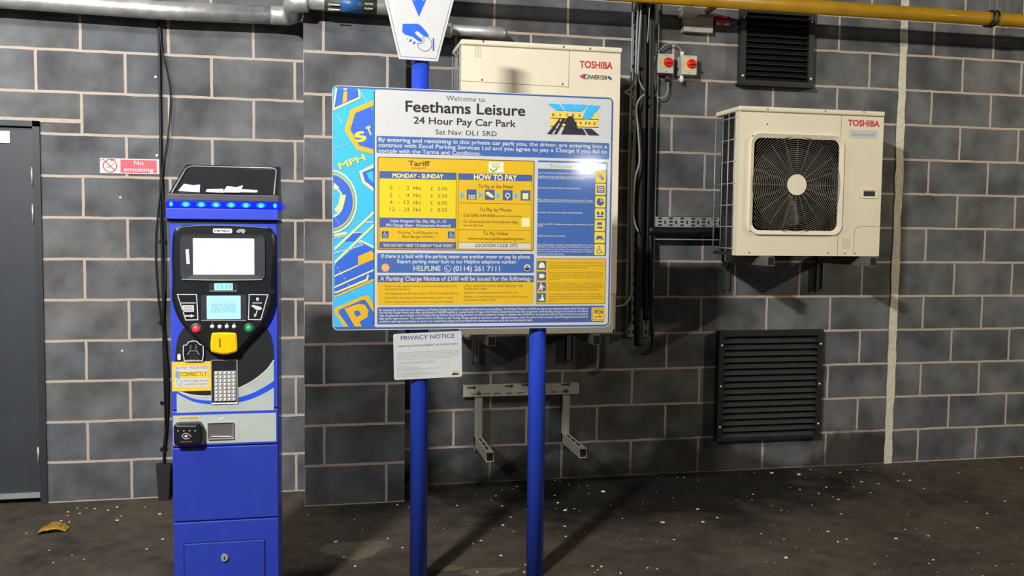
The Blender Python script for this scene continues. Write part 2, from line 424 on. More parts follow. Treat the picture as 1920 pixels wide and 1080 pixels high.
# flush worn patches in the tarmac
for k, (px, py, rx, ry) in enumerate(((668, 1030, .16, .12), (918, 1072, .13, .05), (848, 1066, .05, .03))):
    c = atz(px, py); P = []
    for i in range(26):
        a = i / 26 * 2 * math.pi; q = 1 + .18 * math.sin(3 * a + k) + random.uniform(-.08, .08)
        P.append((c.x + rx * q * math.cos(a), c.y + ry * q * math.sin(a), .0012 + .0006 * k))
    bm_ = MB(); bm_.add(P + [(p[0], p[1], -.01) for p in P], [list(range(26))] + [[i, (i + 1) % 26, 26 + (i + 1) % 26, 26 + i] for i in range(26)])
    tag(bm_.build('worn_patch', mat('worn_tarmac', '#57503f', .95, var=.25, scale=30)),
        ['pale worn patch in tarmac between pay machine and left blue post', 'pale stony patch in tarmac between the two blue posts', 'small pale worn spot beside the left blue post'][k], 'ground patch')

# door on the far left
door = thing('door_1', 'dark grey steel door at the left edge of the wall', 'door', (-.95, .02, 0)); struct(door)
MB().box(-1.40, -.472, .012, .06, .055, 2.06, .003).build('leaf', DOOR_GREY, door)
mb = MB().box(-.47, -.435, -.012, .1, 0, 2.09).box(-1.45, -1.40, -.012, .1, 0, 2.09).box(-1.45, -.435, -.012, .1, 2.06, 2.09)
mb.build('door_frame', GREY_FRAME, door)
for y0, y1 in ((314, 350), (383, 419), (838, 868)):
    a, b = at(65, y0, 0), at(67, y1, 0)
    MB().cyl((-.478, -.006, a.z), (-.478, -.006, b.z), .0055, 10).build('hinge', GALV, door)
MB().box(-1.40, -.475, .0, .014, .032, .06).build('threshold_strip', STEEL, door)
a, b = at(0, 245), at(18, 268)
MB().box(a.x - .1, b.x, .006, .014, b.z, a.z).build('name_plate', WHITE_PLASTIC, door, 'small white plate high on the door')

# ------------------------------------------------------------------ no smoking sign
def quad_x(p, q, Y):
    a, b = at(*p, Y), at(*q, Y); return a.x, b.x, a.z, b.z
a = at(187, 294, -.004); b = at(299, 329, -.004)
ns = thing('no_smoking_sign', 'small red and white no smoking sign on the block wall', 'sign', ((a.x + b.x) / 2, 0, b.z))
MB().box(a.x, b.x, -.004, .001, b.z + .006, a.z - .006).build('panel', WHITE_VINYL, ns)
K = 170 - 0; s = 150 / 1920.
def q6(cx, cy): p = at(170 + cx * s, 280 + cy * s, -.004); return p.x, p.z
x0, z0 = q6(712, 232); x1, z1 = q6(1588, 590)
MB().flat([(x0, z0 - .003), (x1, z0 - .003), (x1, z1 + .003), (x0, z1 + .003)], -.0046).build('red_panel', mat('sign_red', '#e04a58', .45), ns)
mb = MB()
xa, za = q6(1040, 372); xb, _ = q6(1268, 372); mb.text('No', xa, xb, za, .023, -.0052, .02)
xa, za = q6(800, 522); xb, _ = q6(1510, 540); mb.text('smoking', xa, xb, za, .021, -.0052, .02)
mb.build('lettering', WHITE_VINYL, ns)
cx, cz = q6(465, 395); R = (q6(640, 0)[0] - q6(290, 0)[0]) / 2
mb = MB().flatring(ell(cx, cz, R), ell(cx, cz, R * .85), -.0046)
d = R * .88 / math.sqrt(2); mb.stroke([(cx - d, cz + d), (cx + d, cz - d)], R * .16, -.0046)
mb.build('prohibition_circle', mat('prohibition_red', '#b8344a', .45), ns)
mb = MB().stroke([(cx - R * .5, cz - R * .25), (cx + R * .2, cz - R * .1)], R * .2, -.0043).stroke([(cx + R * .1, cz), (cx + R * .45, cz + R * .3), (cx + R * .6, cz + R * .2)], R * .08, -.0043)
mb.build('cigarette_symbol', INK_GREY, ns)
mb = MB()
for pp in ([(230, 280), (260, 230), (300, 260), (330, 210)], [(490, 290), (520, 230), (560, 260), (585, 215)], [(480, 190), (500, 240), (540, 250)]):
    mb.stroke([q6(*p) for p in pp], .0018, -.0056)
mb.build('scribble', INK, ns)

# ------------------------------------------------------------------ pay machine
MY = -1.75; ML, MR = .482, .877
MC = (ML + MR) / 2
def mp(px, py): p = at(px, py, MY); return p.x, p.z
def c1(x, y): return mp(290 + x * .25, 310 + y * .25)
def c2(x, y): return mp(300 + x * .25, 520 + y * .25)
def c3(x, y): return mp(290 + x * .2963, 760 + y * .2963)
def c5(x, y): return mp(330 + x * .1482, 520 + y * .1482)
pm = thing('parking_pay_machine', 'tall blue parking pay machine with black fascia and white screen', 'pay machine', (MC, MY + .15, 0))
Z_A = mp(420, 405)[1]; Z_B = mp(420, 768)[1]; Z_C = mp(420, 836)[1]; Z_D = mp(420, 975)[1]
MB().box(ML, MR, MY + .012, MY + .30, 0, Z_A, .004).build('cabinet', BLUE_POWDER, pm)
up = MB().box(ML + .002, MR - .002, MY, MY + .02, Z_B + .003, Z_A, .003).build('upper_door', BLUE_POWDER, pm)
rd = MB().box(ML + .002, MR - .002, MY, MY + .02, Z_C + .003, Z_B - .002, .003).build('reader_drawer', BLUE_POWDER, pm)
MB().box(ML + .002, MR - .002, MY, MY + .02, Z_D + .0025, Z_C - .0025, .003).build('front_cover', BLUE_DOOR, pm)
MB().box(ML + .002, MR - .002, MY, MY + .02, .01, Z_D - .0025, .003).build('base_panel', BLUE_DOOR, pm)
x0, z1 = mp(345.7, 1020); x1, _ = mp(496, 1020)
cbd = MB().box(x0, x1, MY - .006, MY + .002, .06, z1, .002).build('cash_box_door', BLUE_DOOR, pm)
mb = MB(); gw = .003
mb.ring([(x0 - gw, .06 - gw), (x1 + gw, .06 - gw), (x1 + gw, z1 + gw), (x0 - gw, z1 + gw)], [(x0, .06), (x1, .06), (x1, z1), (x0, z1)], MY - .0006, MY + .001)
mb.build('door_gap', BLACK_MATT, pm)
lx, lz = mp(421.5, 1043.5)
lock = MB().cyl((lx, MY - .006, lz), (lx, MY - .016, lz), .0135, 20).build('lock', STEEL, pm)
MB().box(lx - .002, lx + .002, MY - .0168, MY - .0155, lz - .006, lz + .006).build('keyhole', BLACK_MATT, lock)
# cap with the blue light strip and the sloping top
zc0 = mp(420, 412)[1]; zc1 = mp(420, 391.5)[1]; zl1 = mp(420, 377.5)[1]; zt = mp(420, 365)[1]
MB().box(ML - .008, MR + .004, MY - .02, MY + .31, zc0, zc1, .003).build('cap', BLUE_POWDER, pm)
MB().box(ML - .008, MR + .004, MY - .004, MY + .31, zc0 - .012, zc0, 0).build('cap_shadow_gap', BLACK_MATT, pm)
led = MB().box(ML - .006, MR + .018, MY - .022, MY + .29, zc1, zl1, .003).build('light_strip', LED_BODY, pm)
for cx in (130, 240, 355, 465, 577, 688, 800, 905):
    x, z = c1(cx, 298)
    MB().prism(ell(x, (zc1 + zl1) / 2, .019 if 200 < cx < 850 else .009, .0105, 16), MY - .0228, MY - .0215).build('led_glow', mat('led_glow_blue', '#0a48ff', .3, emit=1.3), led)
    MB().prism(ell(x, (zc1 + zl1) / 2, .010 if 200 < cx < 850 else .005, .0075, 16), MY - .0235, MY - .0215).build('led', LED, led)
MB().box(ML - .002, MR + .006, MY - .018, MY + .28, zl1, zt, .003).build('top_lip', mat('dark_grey_plastic', '#4a4b52', .4), pm)
# sloping hood (tilted tray): front edge at zt, back edge higher
hy0, hy1 = MY - .012, MY + .22
hz0, hz1 = zt, mp(430, 326)[1] + .045
mb = MB(); w0, w1 = (ML + .002, MR + .004), (ML + .034, MR + .004)
V = [(w0[0], hy0, hz0), (w0[1], hy0, hz0), (w1[1], hy1, hz1), (w1[0], hy1, hz1), (w0[0], hy1 + .03, hz0), (w0[1], hy1 + .03, hz0)]
mb.add(V, [[0, 1, 2, 3], [0, 1, 5, 4], [1, 2, 5], [0, 3, 4], [3, 2, 5, 4]])
hood = mb.build('sloping_top', BLACK_GLOSS, pm)
def hp(u, v, lift=.003):                          # u across, v up the slope
    a = Vector(V[0]).lerp(Vector(V[3]), v); b = Vector(V[1]).lerp(Vector(V[2]), v)
    n = (Vector(V[1]) - Vector(V[0])).cross(Vector(V[3]) - Vector(V[0])).normalized()
    return a.lerp(b, u) + n * lift
rim = []
for u, v in ((.03, .0), (.03, .82), (.06, .9), (.1, .92), (.9, .92), (.94, .9), (.96, .82), (.96, .0)): rim.append(hp(u, v, .003))
MB().tube(rim, .0035, 6).build('rim', mat('rim_grey', '#8d9096', .3, .3), hood)
MB().add([hp(.05, .02, .001), hp(.94, .02, .001), hp(.94, .9, .001), hp(.05, .9, .001)], [[0, 1, 2, 3]]).build('dark_panel', mat('solar_panel_glass', '#15161b', .2), hood)
# torn papers left on the slope
for k, (pp, lb) in enumerate(((((172, 212), (185, 180), (262, 186), (312, 182), (332, 216)), 'torn white paper scrap at left end of the machine top'),
        (((380, 216), (382, 206), (505, 203), (512, 220)), 'flat thin white paper strip left of centre on the machine top'),
        (((512, 220), (528, 192), (606, 196), (650, 186), (645, 224)), 'torn white paper with a raised corner in middle of the machine top'),
        (((648, 222), (655, 208), (775, 212), (770, 230)), 'flat white paper strip at right end of the papers on machine top'))):
    P = []
    for cx, cy in pp:
        u = (cx - 105) / (935 - 105); v = max(0.02, (222 - cy) / 150.)
        P.append(hp(u, v, .006 + .002 * k))
    n = len(P); nn = Vector((0, -.5, .86))
    m_ = MB(); m_.add(P + [p - nn * .004 for p in P], [list(range(n)), list(range(2 * n - 1, n - 1, -1))] + [[i, (i + 1) % n, n + (i + 1) % n, n + i] for i in range(n)])
    tag(m_.build('paper_scrap', PAPER), lb, 'paper', 'papers on the machine top')

# graphic vinyl of the upper door
YF = MY - .0006
g0 = c2(118, 330); g1 = c2(855, 995)
MB().flat([(g0[0], g1[1]), (g1[0], g1[1]), (g1[0], c2(0, 640)[1]), (g0[0], c2(0, 640)[1])], YF).build('grey_graphic', GREY_GRAPHIC, up)
def sp2(pts, f, n=6): return [(p.x, p.y) for p in spline([Vector((*f(*q), 0)) for q in pts], n)]
left = sp2([(118, 845), (115, 640), (125, 500), (150, 420), (195, 365), (260, 330)], c2)
right = sp2([(740, 330), (790, 370), (830, 430), (850, 520), (855, 620)], c2)
low = sp2([(855, 620), (800, 695), (700, 775), (585, 835), (480, 870), (380, 890), (270, 888), (190, 872), (118, 845)], c2)
MB().flat(left[:-1] + right[:-1] + low[:-1], YF - .0005).build('black_graphic', mat('black_vinyl', '#202226', .4), up)
MB().stroke(low, .006, YF - .0008).build('white_swoosh', WHITE_VINYL, up)
lowb = sp2([(855, 800), (790, 840), (700, 885), (590, 918), (480, 935), (380, 938), (270, 925), (190, 895), (120, 858)], c2)
n = len(lowb); wds = [.026 * (1 - .75 * i / n) for i in range(n)]
mb = MB(); A = [(p[0], p[1] + wd / 2) for p, wd in zip(lowb, wds)]; B = [(p[0], p[1] - wd / 2) for p, wd in zip(lowb, wds)]
mb.add([(p[0], YF - .0007, p[1]) for p in A + B], [[i, i + 1, n + i + 1, n + i] for i in range(n - 1)]).build('blue_swoosh', mat('swoosh_blue', '#2450d6', .4), up)
# black shield fascia
sh = [c1(200, 452), c1(330, 447), c1(520, 447), c1(700, 455), c1(845, 466), c1(885, 490), c1(905, 560), c1(908, 700), c1(897, 900),
      c2(862, 130), c2(835, 245), c2(790, 335), c2(715, 420), c2(645, 495), c2(595, 545), c2(495, 578), c2(392, 555), c2(330, 505), c2(250, 430),
      c2(172, 345), c2(125, 255), c2(98, 150), c1(142, 850), c1(138, 700), c1(142, 560), c1(155, 490)]
shp = [(p.x, p.y) for p in spline([Vector((*p, 0)) for p in sh], 3, True)]
fa = MB().bevprism(shp, MY - .034, MY, .012).build('fascia', BLACK_GLOSS, pm)
YS = MY - .034
def ys(k=1): return YS - .0006 * k
MB().stroke(sp2([(180, 466), (330, 452), (520, 450), (700, 458), (850, 470)], c1), .0035, ys()).build('fascia_highlight_edge', GREY_BEZ, fa)
# screen
o4 = rrect(*c1(205, 855), *c1(830, 522), .02); i4 = rrect(*c1(300, 815), *c1(750, 550), .002)
scr = MB().ring(o4, i4, ys(8), YS, YS - .001).build('screen_bezel', mat('screen_bezel_plastic', '#3a3d42', .3), fa)
MB().stroke(sp2([(215, 850), (500, 856), (812, 852)], c1), .004, ys(9)).build('bezel_edge', STEEL, scr)
MB().flat(rrect(*c1(300, 815), *c1(750, 550), .002), ys(3)).build('screen', SCREEN, fa, 'bright white screen')
MB().flat([c1(243, 628), c1(268, 626), c1(276, 736), c1(250, 738)], ys(10)).build('bezel_label', WHITE_VINYL, scr)
bd = MB().prism(rrect(*c1(445, 508), *c1(588, 475), .006), ys(4), YS).build('maker_badge', WHITE_PLASTIC, fa)
x0, z0 = c1(458, 500); x1, _ = c1(576, 500); MB().text('METRIC', x0, x1, z0, .0085, ys(5), .02).build('badge_lettering', INK, bd)
MB().flat([c1(615, 492), c1(640, 478), c1(672, 476), c1(688, 490), c1(672, 515), c1(655, 500), c1(630, 508)], ys(2)).build('peeled_sticker', STEEL, fa)
# clock
ck = MB().prism(rrect(*c1(415, 938), *c1(625, 882), .002), ys(1), YS).build('clock_window', mat('clock_black', '#33343a', .25), fa)
MB().flat(rrect(*c1(455, 932), *c1(592, 880), .001), ys(2)).build('clock_display', LCD_G, ck)
mb = MB()
for ch, xa, xb in (('1', 478, 483), ('5', 497, 522), ('1', 543, 548), ('9', 557, 583)):
    x0, z0 = c1(xa, 924); x1, _ = c1(xb, 924); mb.text(ch, x0, x1, z0, .018, ys(3), -.01)
mb.build('clock_digits', LCD_INK, ck)
MB().stroke([c1(418, 938), c1(622, 938)], .003, ys(2)).build('clock_edge', STEEL, ck)
# main LCD
lc = MB().prism(rrect(*c2(318, 315), *c2(652, 128), .003), ys(1), YS).build('display_window', CHARCOAL, fa)
MB().flat(rrect(*c2(360, 308), *c2(610, 132), .002), ys(2)).build('display', LCD, lc)
mb = MB()
for s_, xa, xb, yy, cp in (('PLEASE ENTER', 395, 572, 212, .011), ('FULL LICENSE', 395, 572, 236, .011), ('PLATE DETAILS', 388, 580, 258, .011), ('- - - -   - - -', 432, 540, 294, .006), ('-- -- --- ---', 400, 565, 182, .008)):
    x0, z0 = c2(xa, yy); x1, _ = c2(xb, yy); mb.text(s_, x0, x1, z0, cp, ys(3))
mb.build('display_text', mat('display_faint_text', '#6f9fd0', .5), lc)
MB().stroke([c2(318, 316), c2(650, 316)], .003, ys(2)).build('display_edge', STEEL, lc)
# printed instruction panels
mb = MB().stroke([c5(*p) for p in ((35, 208), (275, 208), (292, 525), (140, 528))], .0035, ys(1), True)
mb.stroke([c5(62, 315), c5(262, 315)], .003, ys(1))
mb.stroke([c5(128, 476), c5(205, 476)], .006, ys(1)).flat([c5(203, 455), c5(250, 476), c5(203, 498)], ys(1))
mb.stroke([c5(935, 208), c5(1168, 212), c5(1080, 525), c5(925, 522)], .0035, ys(1), True)
x0, z0 = c5(1028, 285); x1, _ = c5(1050, 285); mb.text('1', x0, x1, z0, .011, ys(1), .03)
mb.stroke([c5(975, 315), c5(1092, 316)], .003, ys(1))
mb.flat([c5(*p) for p in ((962, 345), (985, 338), (1040, 352), (1080, 365), (1095, 380), (1082, 402), (1040, 405), (1010, 395), (1000, 378), (968, 362))], ys(1))
mb.stroke([c5(1035, 412), c5(1015, 465)], .004, ys(1)).flat([c5(995, 452), c5(1030, 466), c5(998, 497)], ys(1))
mb.build('printed_symbols', WHITE_VINYL, fa)
cdp = MB().flat(rrect(*c5(98, 428), *c5(242, 342), .002), ys(1)).build('printed_card', WHITE_VINYL, fa)
mb = MB()
for y in (362, 376, 392, 408): mb.stroke([c5(115, y), c5(222, y)], .0015, ys(2))
mb.build('card_lines', INK_GREY, cdp)
# buttons
for px, py, m_, nm, r_ in ((272, 642, RED_BTN, 'red_button', 55), (935, 638, GREEN_BTN, 'green_button', 52)):
    x, z = c5(px, py); R = c5(r_, 0)[0] - c5(0, 0)[0]
    bz = MB().ring(ell(x, z + .002, R * 1.45, R * 1.3), ell(x, z, R * 1.05), ys(1), YS, ys(4)).build('button_surround', CHARCOAL, fa)
    MB().dome((x, YS, z), R, .009).build('push_button', m_, fa, nm.replace('_', ' ') + ' of the keypad row')
for px, py in ((472, 610), (565, 612), (655, 610), (745, 610)):
    x, z = c5(px, py); MB().dome((x, YS, z), .0078, .005).build('indicator_button', WHITE_PLASTIC, fa)
mb = MB()
for px, py in ((472, 565), (655, 572), (745, 570)):
    x, z = c5(px, py); mb.flat(ell(x, z, .002, n=8), ys(1))
mb.build('button_marks', WHITE_VINYL, fa)
# yellow coin slot
cs = [(470, 700), (500, 688), (620, 684), (740, 688), (775, 705), (785, 790), (785, 905), (740, 935), (625, 955), (500, 935), (458, 908), (455, 790)]
csl = MB().bevprism([(p.x, p.y) for p in spline([Vector((*c5(*p), 0)) for p in cs], 3, True)], YS - .012, MY, .006).build('coin_slot_plate', COIN_YEL, pm, 'yellow coin slot plate')
x, z0 = c5(572, 865); _, z1 = c5(572, 755)
MB().box(x - .0016, x + .0016, YS - .0128, YS - .011, z0, z1).build('coin_slot', BLACK_MATT, csl)
# card / token slot on the left
yo = [(100, 858), (142, 848), (165, 812), (215, 800), (268, 805), (300, 838), (350, 858), (352, 975), (338, 1050), (112, 1052), (97, 970)]
P = [c5(*p) for p in yo]
ts = MB().bevprism(P, MY - .012, MY - .0006, .004).build('ticket_slot', mat('slot_black', '#1c1d21', .3), pm)
MB().stroke(P, .0035, MY - .0128, True).build('slot_outline', WHITE_VINYL, ts)
mb = MB()
for xx in (192, 258): mb.stroke([c5(xx, 845), c5(xx, 910)], .0022, MY - .0128)
mb.stroke([c5(150, 975), c5(180, 925), c5(268, 925), c5(300, 975)], .003, MY - .0128).stroke([c5(140, 1042), c5(312, 1042)], .003, MY - .0128)
mb.build('metal_guides', STEEL, ts)
MB().flat(rrect(*c5(175, 1035), *c5(285, 950), .002), MY - .0124).build('slot_mouth', BLACK_MATT, ts)
MB().prism(rrect(*c5(20, 1045), *c5(60, 968), .004), MY - .004, MY - .0005).build('white_tag', WHITE_PLASTIC, pm)
# keypad
kx0, kz0 = c2(385, 950); kx1, kz1 = c2(582, 615)
kb = MB().ring(rrect(kx0, kz0, kx1, kz1, .004), rrect(kx0 + .004, kz0 + .004, kx1 - .004, kz1 - .004, .003), MY - .006, MY, MY - .004).build('keypad_frame', STEEL, pm)
MB().flat(rrect(kx0 + .003, kz0 + .003, kx1 - .003, kz1 - .003, .003), MY - .0022).build('keypad_recess', mat('keypad_black', '#24252a', .3), kb)
px0, pz0 = c2(408, 930); px1, pz1 = c2(570, 700)
MB().box(px0, px1, MY - .005, MY - .002, pz0, pz1, .001).build('key_plate', mat('key_plate_metal', '#a3a19c', .4, .2), kb)
for r_ in range(8):
    for c_ in range(5):
        x = px0 + (px1 - px0) * (c_ + .5) / 5; z = pz0 + (pz1 - pz0) * (r_ + .5) / 8
        MB().box(x - .0038, x + .0038, MY - .009, MY - .005, z - .0048, z + .0048, .0012).build('key', mat('key_metal', '#e2e0dc', .4, .1), kb)
# yellow sticker
sx0, sz1 = c2(92, 634); sx1, sz0 = c2(387, 848)
st = MB().box(sx0 - .001, sx1, MY - .0035, MY - .001, sz0, sz1).build('reminder_sticker', STICKER_YEL, pm, 'yellow reminder sticker')
YT = MY - .0035
MB().flat(rrect(*c2(115, 825), *c2(363, 663), .002), YT - .0005).build('white_field', WHITE_VINYL, st)
MB().flat(rrect(*c2(145, 752), *c2(363, 704), .0005), YT - .001).build('plate_field', STICKER_YEL, st)
MB().flat(rrect(*c2(117, 755), *c2(145, 702), .0005), YT - .001).build('blue_band', mat('plate_blue', '#6f9fd0', .4), st)
mb = MB()
x0, z0 = c2(120, 688); x1, _ = c2(358, 688); mb.text('ENTER YOUR REG', x0, x1, z0, .0088, YT - .001, 0)
x0, z0 = c2(182, 782); x1, _ = c2(357, 782); mb.text('Get it right. Avoid', x0, x1, z0, .0075, YT - .001, 0)
x0, z0 = c2(182, 806); x1, _ = c2(355, 806); mb.text('a parking charge.', x0, x1, z0, .0075, YT - .001, 0)
mb.build('sticker_text', INK_GREY, st)
x0, z0 = c2(151, 740); x1, _ = c2(354, 740); MB().text('CORRECTLY', x0, x1, z0, .0155, YT - .0015, .01).build('plate_lettering', mat('olive_ink', '#7a6a1e', .4), st)
cx, cz = c2(148, 788); mb = MB().flatring(ell(cx, cz, .0128), ell(cx, cz, .0112), YT - .001)
mb.stroke([c2(134, 790), c2(145, 802), c2(166, 774)], .002, YT - .001).build('tick_mark', mat('tick_green', '#8fae9c', .4), st)
# reader drawer
MB().flat(rrect(*c3(118, 250), *c3(768, 46), .002), MY - .0006).build('grey_panel', GREY_GRAPHIC, rd)
cr = MB().bevprism(rrect(*c3(130, 242), *c3(304, 100), .014), MY - .04, MY, .008).build('card_reader', BLACK_GLOSS, pm, 'black contactless card reader')
YC = MY - .0406
mb = MB()
for xx in (158, 194, 230, 265): x, z = c3(xx, 147); mb.flat(rrect(x - .0028, z - .0014, x + .0028, z + .0014, .001), YC)
ex, ez = c3(208, 180)
mb.stroke(sp2([(182, 180), (196, 165), (212, 162), (228, 170), (240, 184)], c3), .0022, YC).stroke(sp2([(182, 180), (196, 195), (214, 197), (232, 190)], c3), .0022, YC)
mb.flat(ell(ex, ez, .006, .005, 14), YC)
mb.build('contactless_symbol', WHITE_VINYL, cr)
MB().stroke([c3(150, 118), c3(270, 118)], .005, YC).build('reader_edge', GREY_BEZ, cr)
x0, z0 = c3(185, 219); x1, _ = c3(246, 219); mb = MB().text('payment', x0, x1, z0, .0055, YC, .02); mb.flat(ell(*c3(178, 214), .0025, n=8), YC).build('red_lettering', INK_RED, cr)
lb = MB().flat(rrect(*c3(144, 93), *c3(286, 68), .001), MY - .0012).build('reader_label', mat('label_tan', '#d9c48c', .5), rd)
x0, z0 = c3(150, 87); x1, _ = c3(280, 87); MB().text('CARD READER', x0, x1, z0, .006, MY - .0018, .02).build('reader_label_text', mat('tan_ink', '#8a6d20', .5), lb)
mb = MB().stroke(rrect(*c3(322, 232), *c3(518, 56), .003), .0022, MY - .0012, True)
mb.flat([c3(*p) for p in ((398, 90), (412, 76), (440, 70), (444, 78), (430, 90), (412, 96))], MY - .0012)
mb.build('slot_outline', WHITE_VINYL, rd)
tr = MB().ring(rrect(*c3(338, 216), *c3(502, 106), .002), rrect(*c3(350, 206), *c3(490, 114), .002), MY - .008, MY, MY - .001).build('ticket_tray', mat('tray_metal', '#9d9fa0', .35, .6), rd)
MB().flat(rrect(*c3(346, 210), *c3(494, 112), .002), MY - .0015).build('tray_flap', mat('tray_flap_metal', '#77716f', .35, .4), tr)
MB().stroke([c3(360, 193), c3(486, 193)], .0035, MY - .0085).build('tray_lip', WHITE_PLASTIC, tr)

# ------------------------------------------------------------------ sign posts
def post(px, top, label):
    p = at(px, 860, -1.5); t = thing('sign_post', label, 'post', (p.x, -1.5, 0), 'blue posts carrying the tariff sign')
    MB().cyl((p.x, -1.5, 0), (p.x, -1.5, top), .038, 32).build('tube', BLUE_POST, t)
    MB().cyl((p.x, -1.5, top), (p.x, -1.5, top + .012), .040, 32).build('post_cap', BLACK_GLOSS, t)
    return p.x
PX1 = post(785.5, 2.72, 'left taller blue post carrying the hand and coin sign')
PX2 = post(1005, 2.08, 'right blue post ending behind the big tariff board')

# ------------------------------------------------------------------ tariff board
SY = -1.56
def sp_(px, py): p = at(px, py, SY); return p.x, p.z
def k4(x, y): return sp_(610 + x * .2314, 150 + y * .2314)
def k5(x, y): return sp_(610 + x * .2314, 390 + y * .2314)
def k6(x, y): return sp_(880 + x * .2222, 160 + y * .2222)
def k7(x, y): return sp_(880 + x * .2314, 390 + y * .2314)
def k8(x, y): return sp_(700 + x * .17594, 290 + y * .17594)
def ly(k): return SY - .0006 * k
X0, X1, Z0, Z1 = 1.086, 2.2815, 1.114, 2.1125
ts = thing('tariff_sign', 'large blue and yellow parking tariff board on two blue posts', 'sign', ((X0 + X1) / 2, SY, Z0))
MB().prism(rrect(X0, Z0, X1, Z1, .024), SY, SY + .004).build('board', SIGN_DBLUE, ts)
MB().flatring(rrect(X0, Z0, X1, Z1, .024), rrect(X0 + .0028, Z0 + .0028, X1 - .0028, Z1 - .0028, .022), ly(1)).build('white_edge', WHITE_VINYL, ts)
for z in (1.3, 1.9):
    MB().box(X0 + .1, X1 - .1, SY + .004, -1.5390, z - .02, z + .02).build('rear_channel', GALV, ts)
WX0, WZ1 = sp_(701.5, 167.5); WX1 = sp_(1147, 185)[0]; WZ0 = sp_(704, 613.5)[1]
white = MB().flat(rrect(WX0, WZ0, WX1, WZ1, .012), ly(1)).build('white_field', WHITE_VINYL, ts)
def T(mb, s, a, b, cap, k, bold=0., shear=0.):
    mb.text(s, a[0], b[0], a[1] if a[0] != b[0] else b[1], cap, ly(k), bold, 0, shear)
PXM = 1 / 450.                                     # one photo pixel on the board, in metres
mb = MB()
T(mb, 'Welcome to', k4(980, 166), k6(130, 133), 9.2 * PXM, 2, -.008)
T(mb, 'Feethams Leisure', (k4(652, 0)[0], k6(300, 252)[1]), k6(468, 255), 19.5 * PXM, 2, .022)
T(mb, '24 Hour Pay Car Park', (k4(718, 0)[0], k6(240, 347)[1]), k6(390, 350), 12.5 * PXM, 2, .015)
T(mb, 'Sat Nav: DL1 5RD', (k4(895, 0)[0], k6(100, 425)[1]), k6(230, 428), 8.8 * PXM, 2, 0)
mb.build('header_lettering', INK, ts)
# company emblem: sky strips, yellow bars, black road
lg = MB()
for P in ([(682, 222), (1085, 232), (1085, 285), (680, 275)], [(680, 282), (1085, 292), (1082, 352), (680, 343)]): lg.flat([k6(*p) for p in P], ly(3))
logo = lg.build('emblem', mat('emblem_yellow', '#e9cb55', .4), ts)
mb = MB()
for P in ([(686, 270), (1089, 284), (1089, 292), (686, 280)], [(686, 340), (1089, 350), (1088, 358), (686, 349)]): mb.flat([k6(*p) for p in P], ly(2.5))
for P in ([(760, 280), (812, 282), (738, 412), (655, 411)], [(835, 262), (870, 262), (912, 350), (885, 416), (772, 413), (812, 330), (790, 320)], [(905, 362), (955, 363), (985, 419), (885, 416)], [(965, 364), (1030, 366), (1097, 423), (1002, 420)]): mb.flat([k6(*p) for p in P], ly(4))
for s_, xa, yy in (('E', 700, 261), ('X', 757, 261), ('C', 815, 262), ('E', 868, 263), ('L', 925, 264), ('R', 893, 328), ('K', 933, 329), ('I', 978, 330), ('N', 1003, 331), ('G', 1046, 333)):
    x0, z0 = k6(xa, yy); mb.text(s_, x0, x0 + (.0085 if s_ != 'I' else .0028), z0, 5.0 * PXM, ly(4), .03)
mb.build('emblem_black', INK, logo)
mb = MB()
for P in ([(660, 155), (755, 157), (800, 214), (735, 212)], [(772, 157), (880, 160), (880, 217), (810, 215)], [(888, 162), (992, 165), (945, 219), (885, 218)], [(1000, 167), (1105, 172), (1056, 235), (1030, 275), (1000, 290), (948, 282)]): mb.flat([k6(*p) for p in P], ly(5))
mb.build('emblem_sky', SIGN_CYAN, logo)
mb = MB()
for P in ([(768, 285), (780, 285), (772, 305), (758, 305)], [(752, 322), (764, 322), (738, 365), (724, 365)], [(718, 378), (730, 378), (712, 411), (696, 411)], [(840, 235), (870, 232), (866, 252), (846, 250)]): mb.flat([k6(*p) for p in P], ly(5))
mb.build('emblem_road_lines', WHITE_VINYL, logo)
# blue notice under the header
def panel(name, m_, p, q, k, r=.004, parent=ts): return MB().flat(rrect(p[0], q[1], q[0], p[1], r), ly(k)).build(name, m_, parent)
nt_ = panel('contract_panel', SIGN_BLUE, sp_(706, 254.5), (sp_(1142, 290)[0], sp_(1140, 299)[1]), 2, .006)
mb = MB()
xe = k6(1169, 0)[0]; xs = k4(432, 0)[0]
for s_, yy, x_e in (('By entering and remaining in this private car park you, the driver, are entering into a', 271.5, xe), ('contract with Excel Parking Services Ltd and you agree to pay a Charge if you fail to', 281.5, xe), ('comply with the Terms and Conditions.', 288.5, k6(101, 0)[0])):
    mb.text(s_, xs, x_e, sp_(920 if x_e == xe else 800, yy)[1], 7.2 * PXM, ly(3), .025)
mb.build('contract_text', WHITE_VINYL, nt_)
# tariff panel
tp = panel('tariff_panel', SIGN_YEL, k8(45, 20), (k8(1718, 0)[0], k8(850, 1020)[1]), 2, .006)
bx = (k8(45, 20)[0], k8(850, 1020)[1], k8(1718, 0)[0], k8(45, 20)[1])
MB().flatring(rrect(*bx, .006), rrect(bx[0] + .0035, bx[1] + .0035, bx[2] - .0035, bx[3] - .0035, .005), ly(2.5)).build('panel_border', INK_BROWN, tp)
Lx0, Lx1 = k8(66, 0)[0], k8(884, 0)[0]; Rx0, Rx1 = k8(908, 0)[0], k8(1694, 0)[0]
def zz(cy, cx=480): return k8(cx, cy)[1]
mb = MB()
for a_, b_ in ((184, 262), (676, 778), (930, 1000)): mb.flat([(Lx0, zz(a_)), (Lx1, zz(a_)), (Lx1, zz(b_)), (Lx0, zz(b_))], ly(3))
mb.flat([(Rx0, zz(207, 1300)), (Rx1, zz(207, 1300)), (Rx1, zz(275, 1300)), (Rx0, zz(275, 1300))], ly(3))
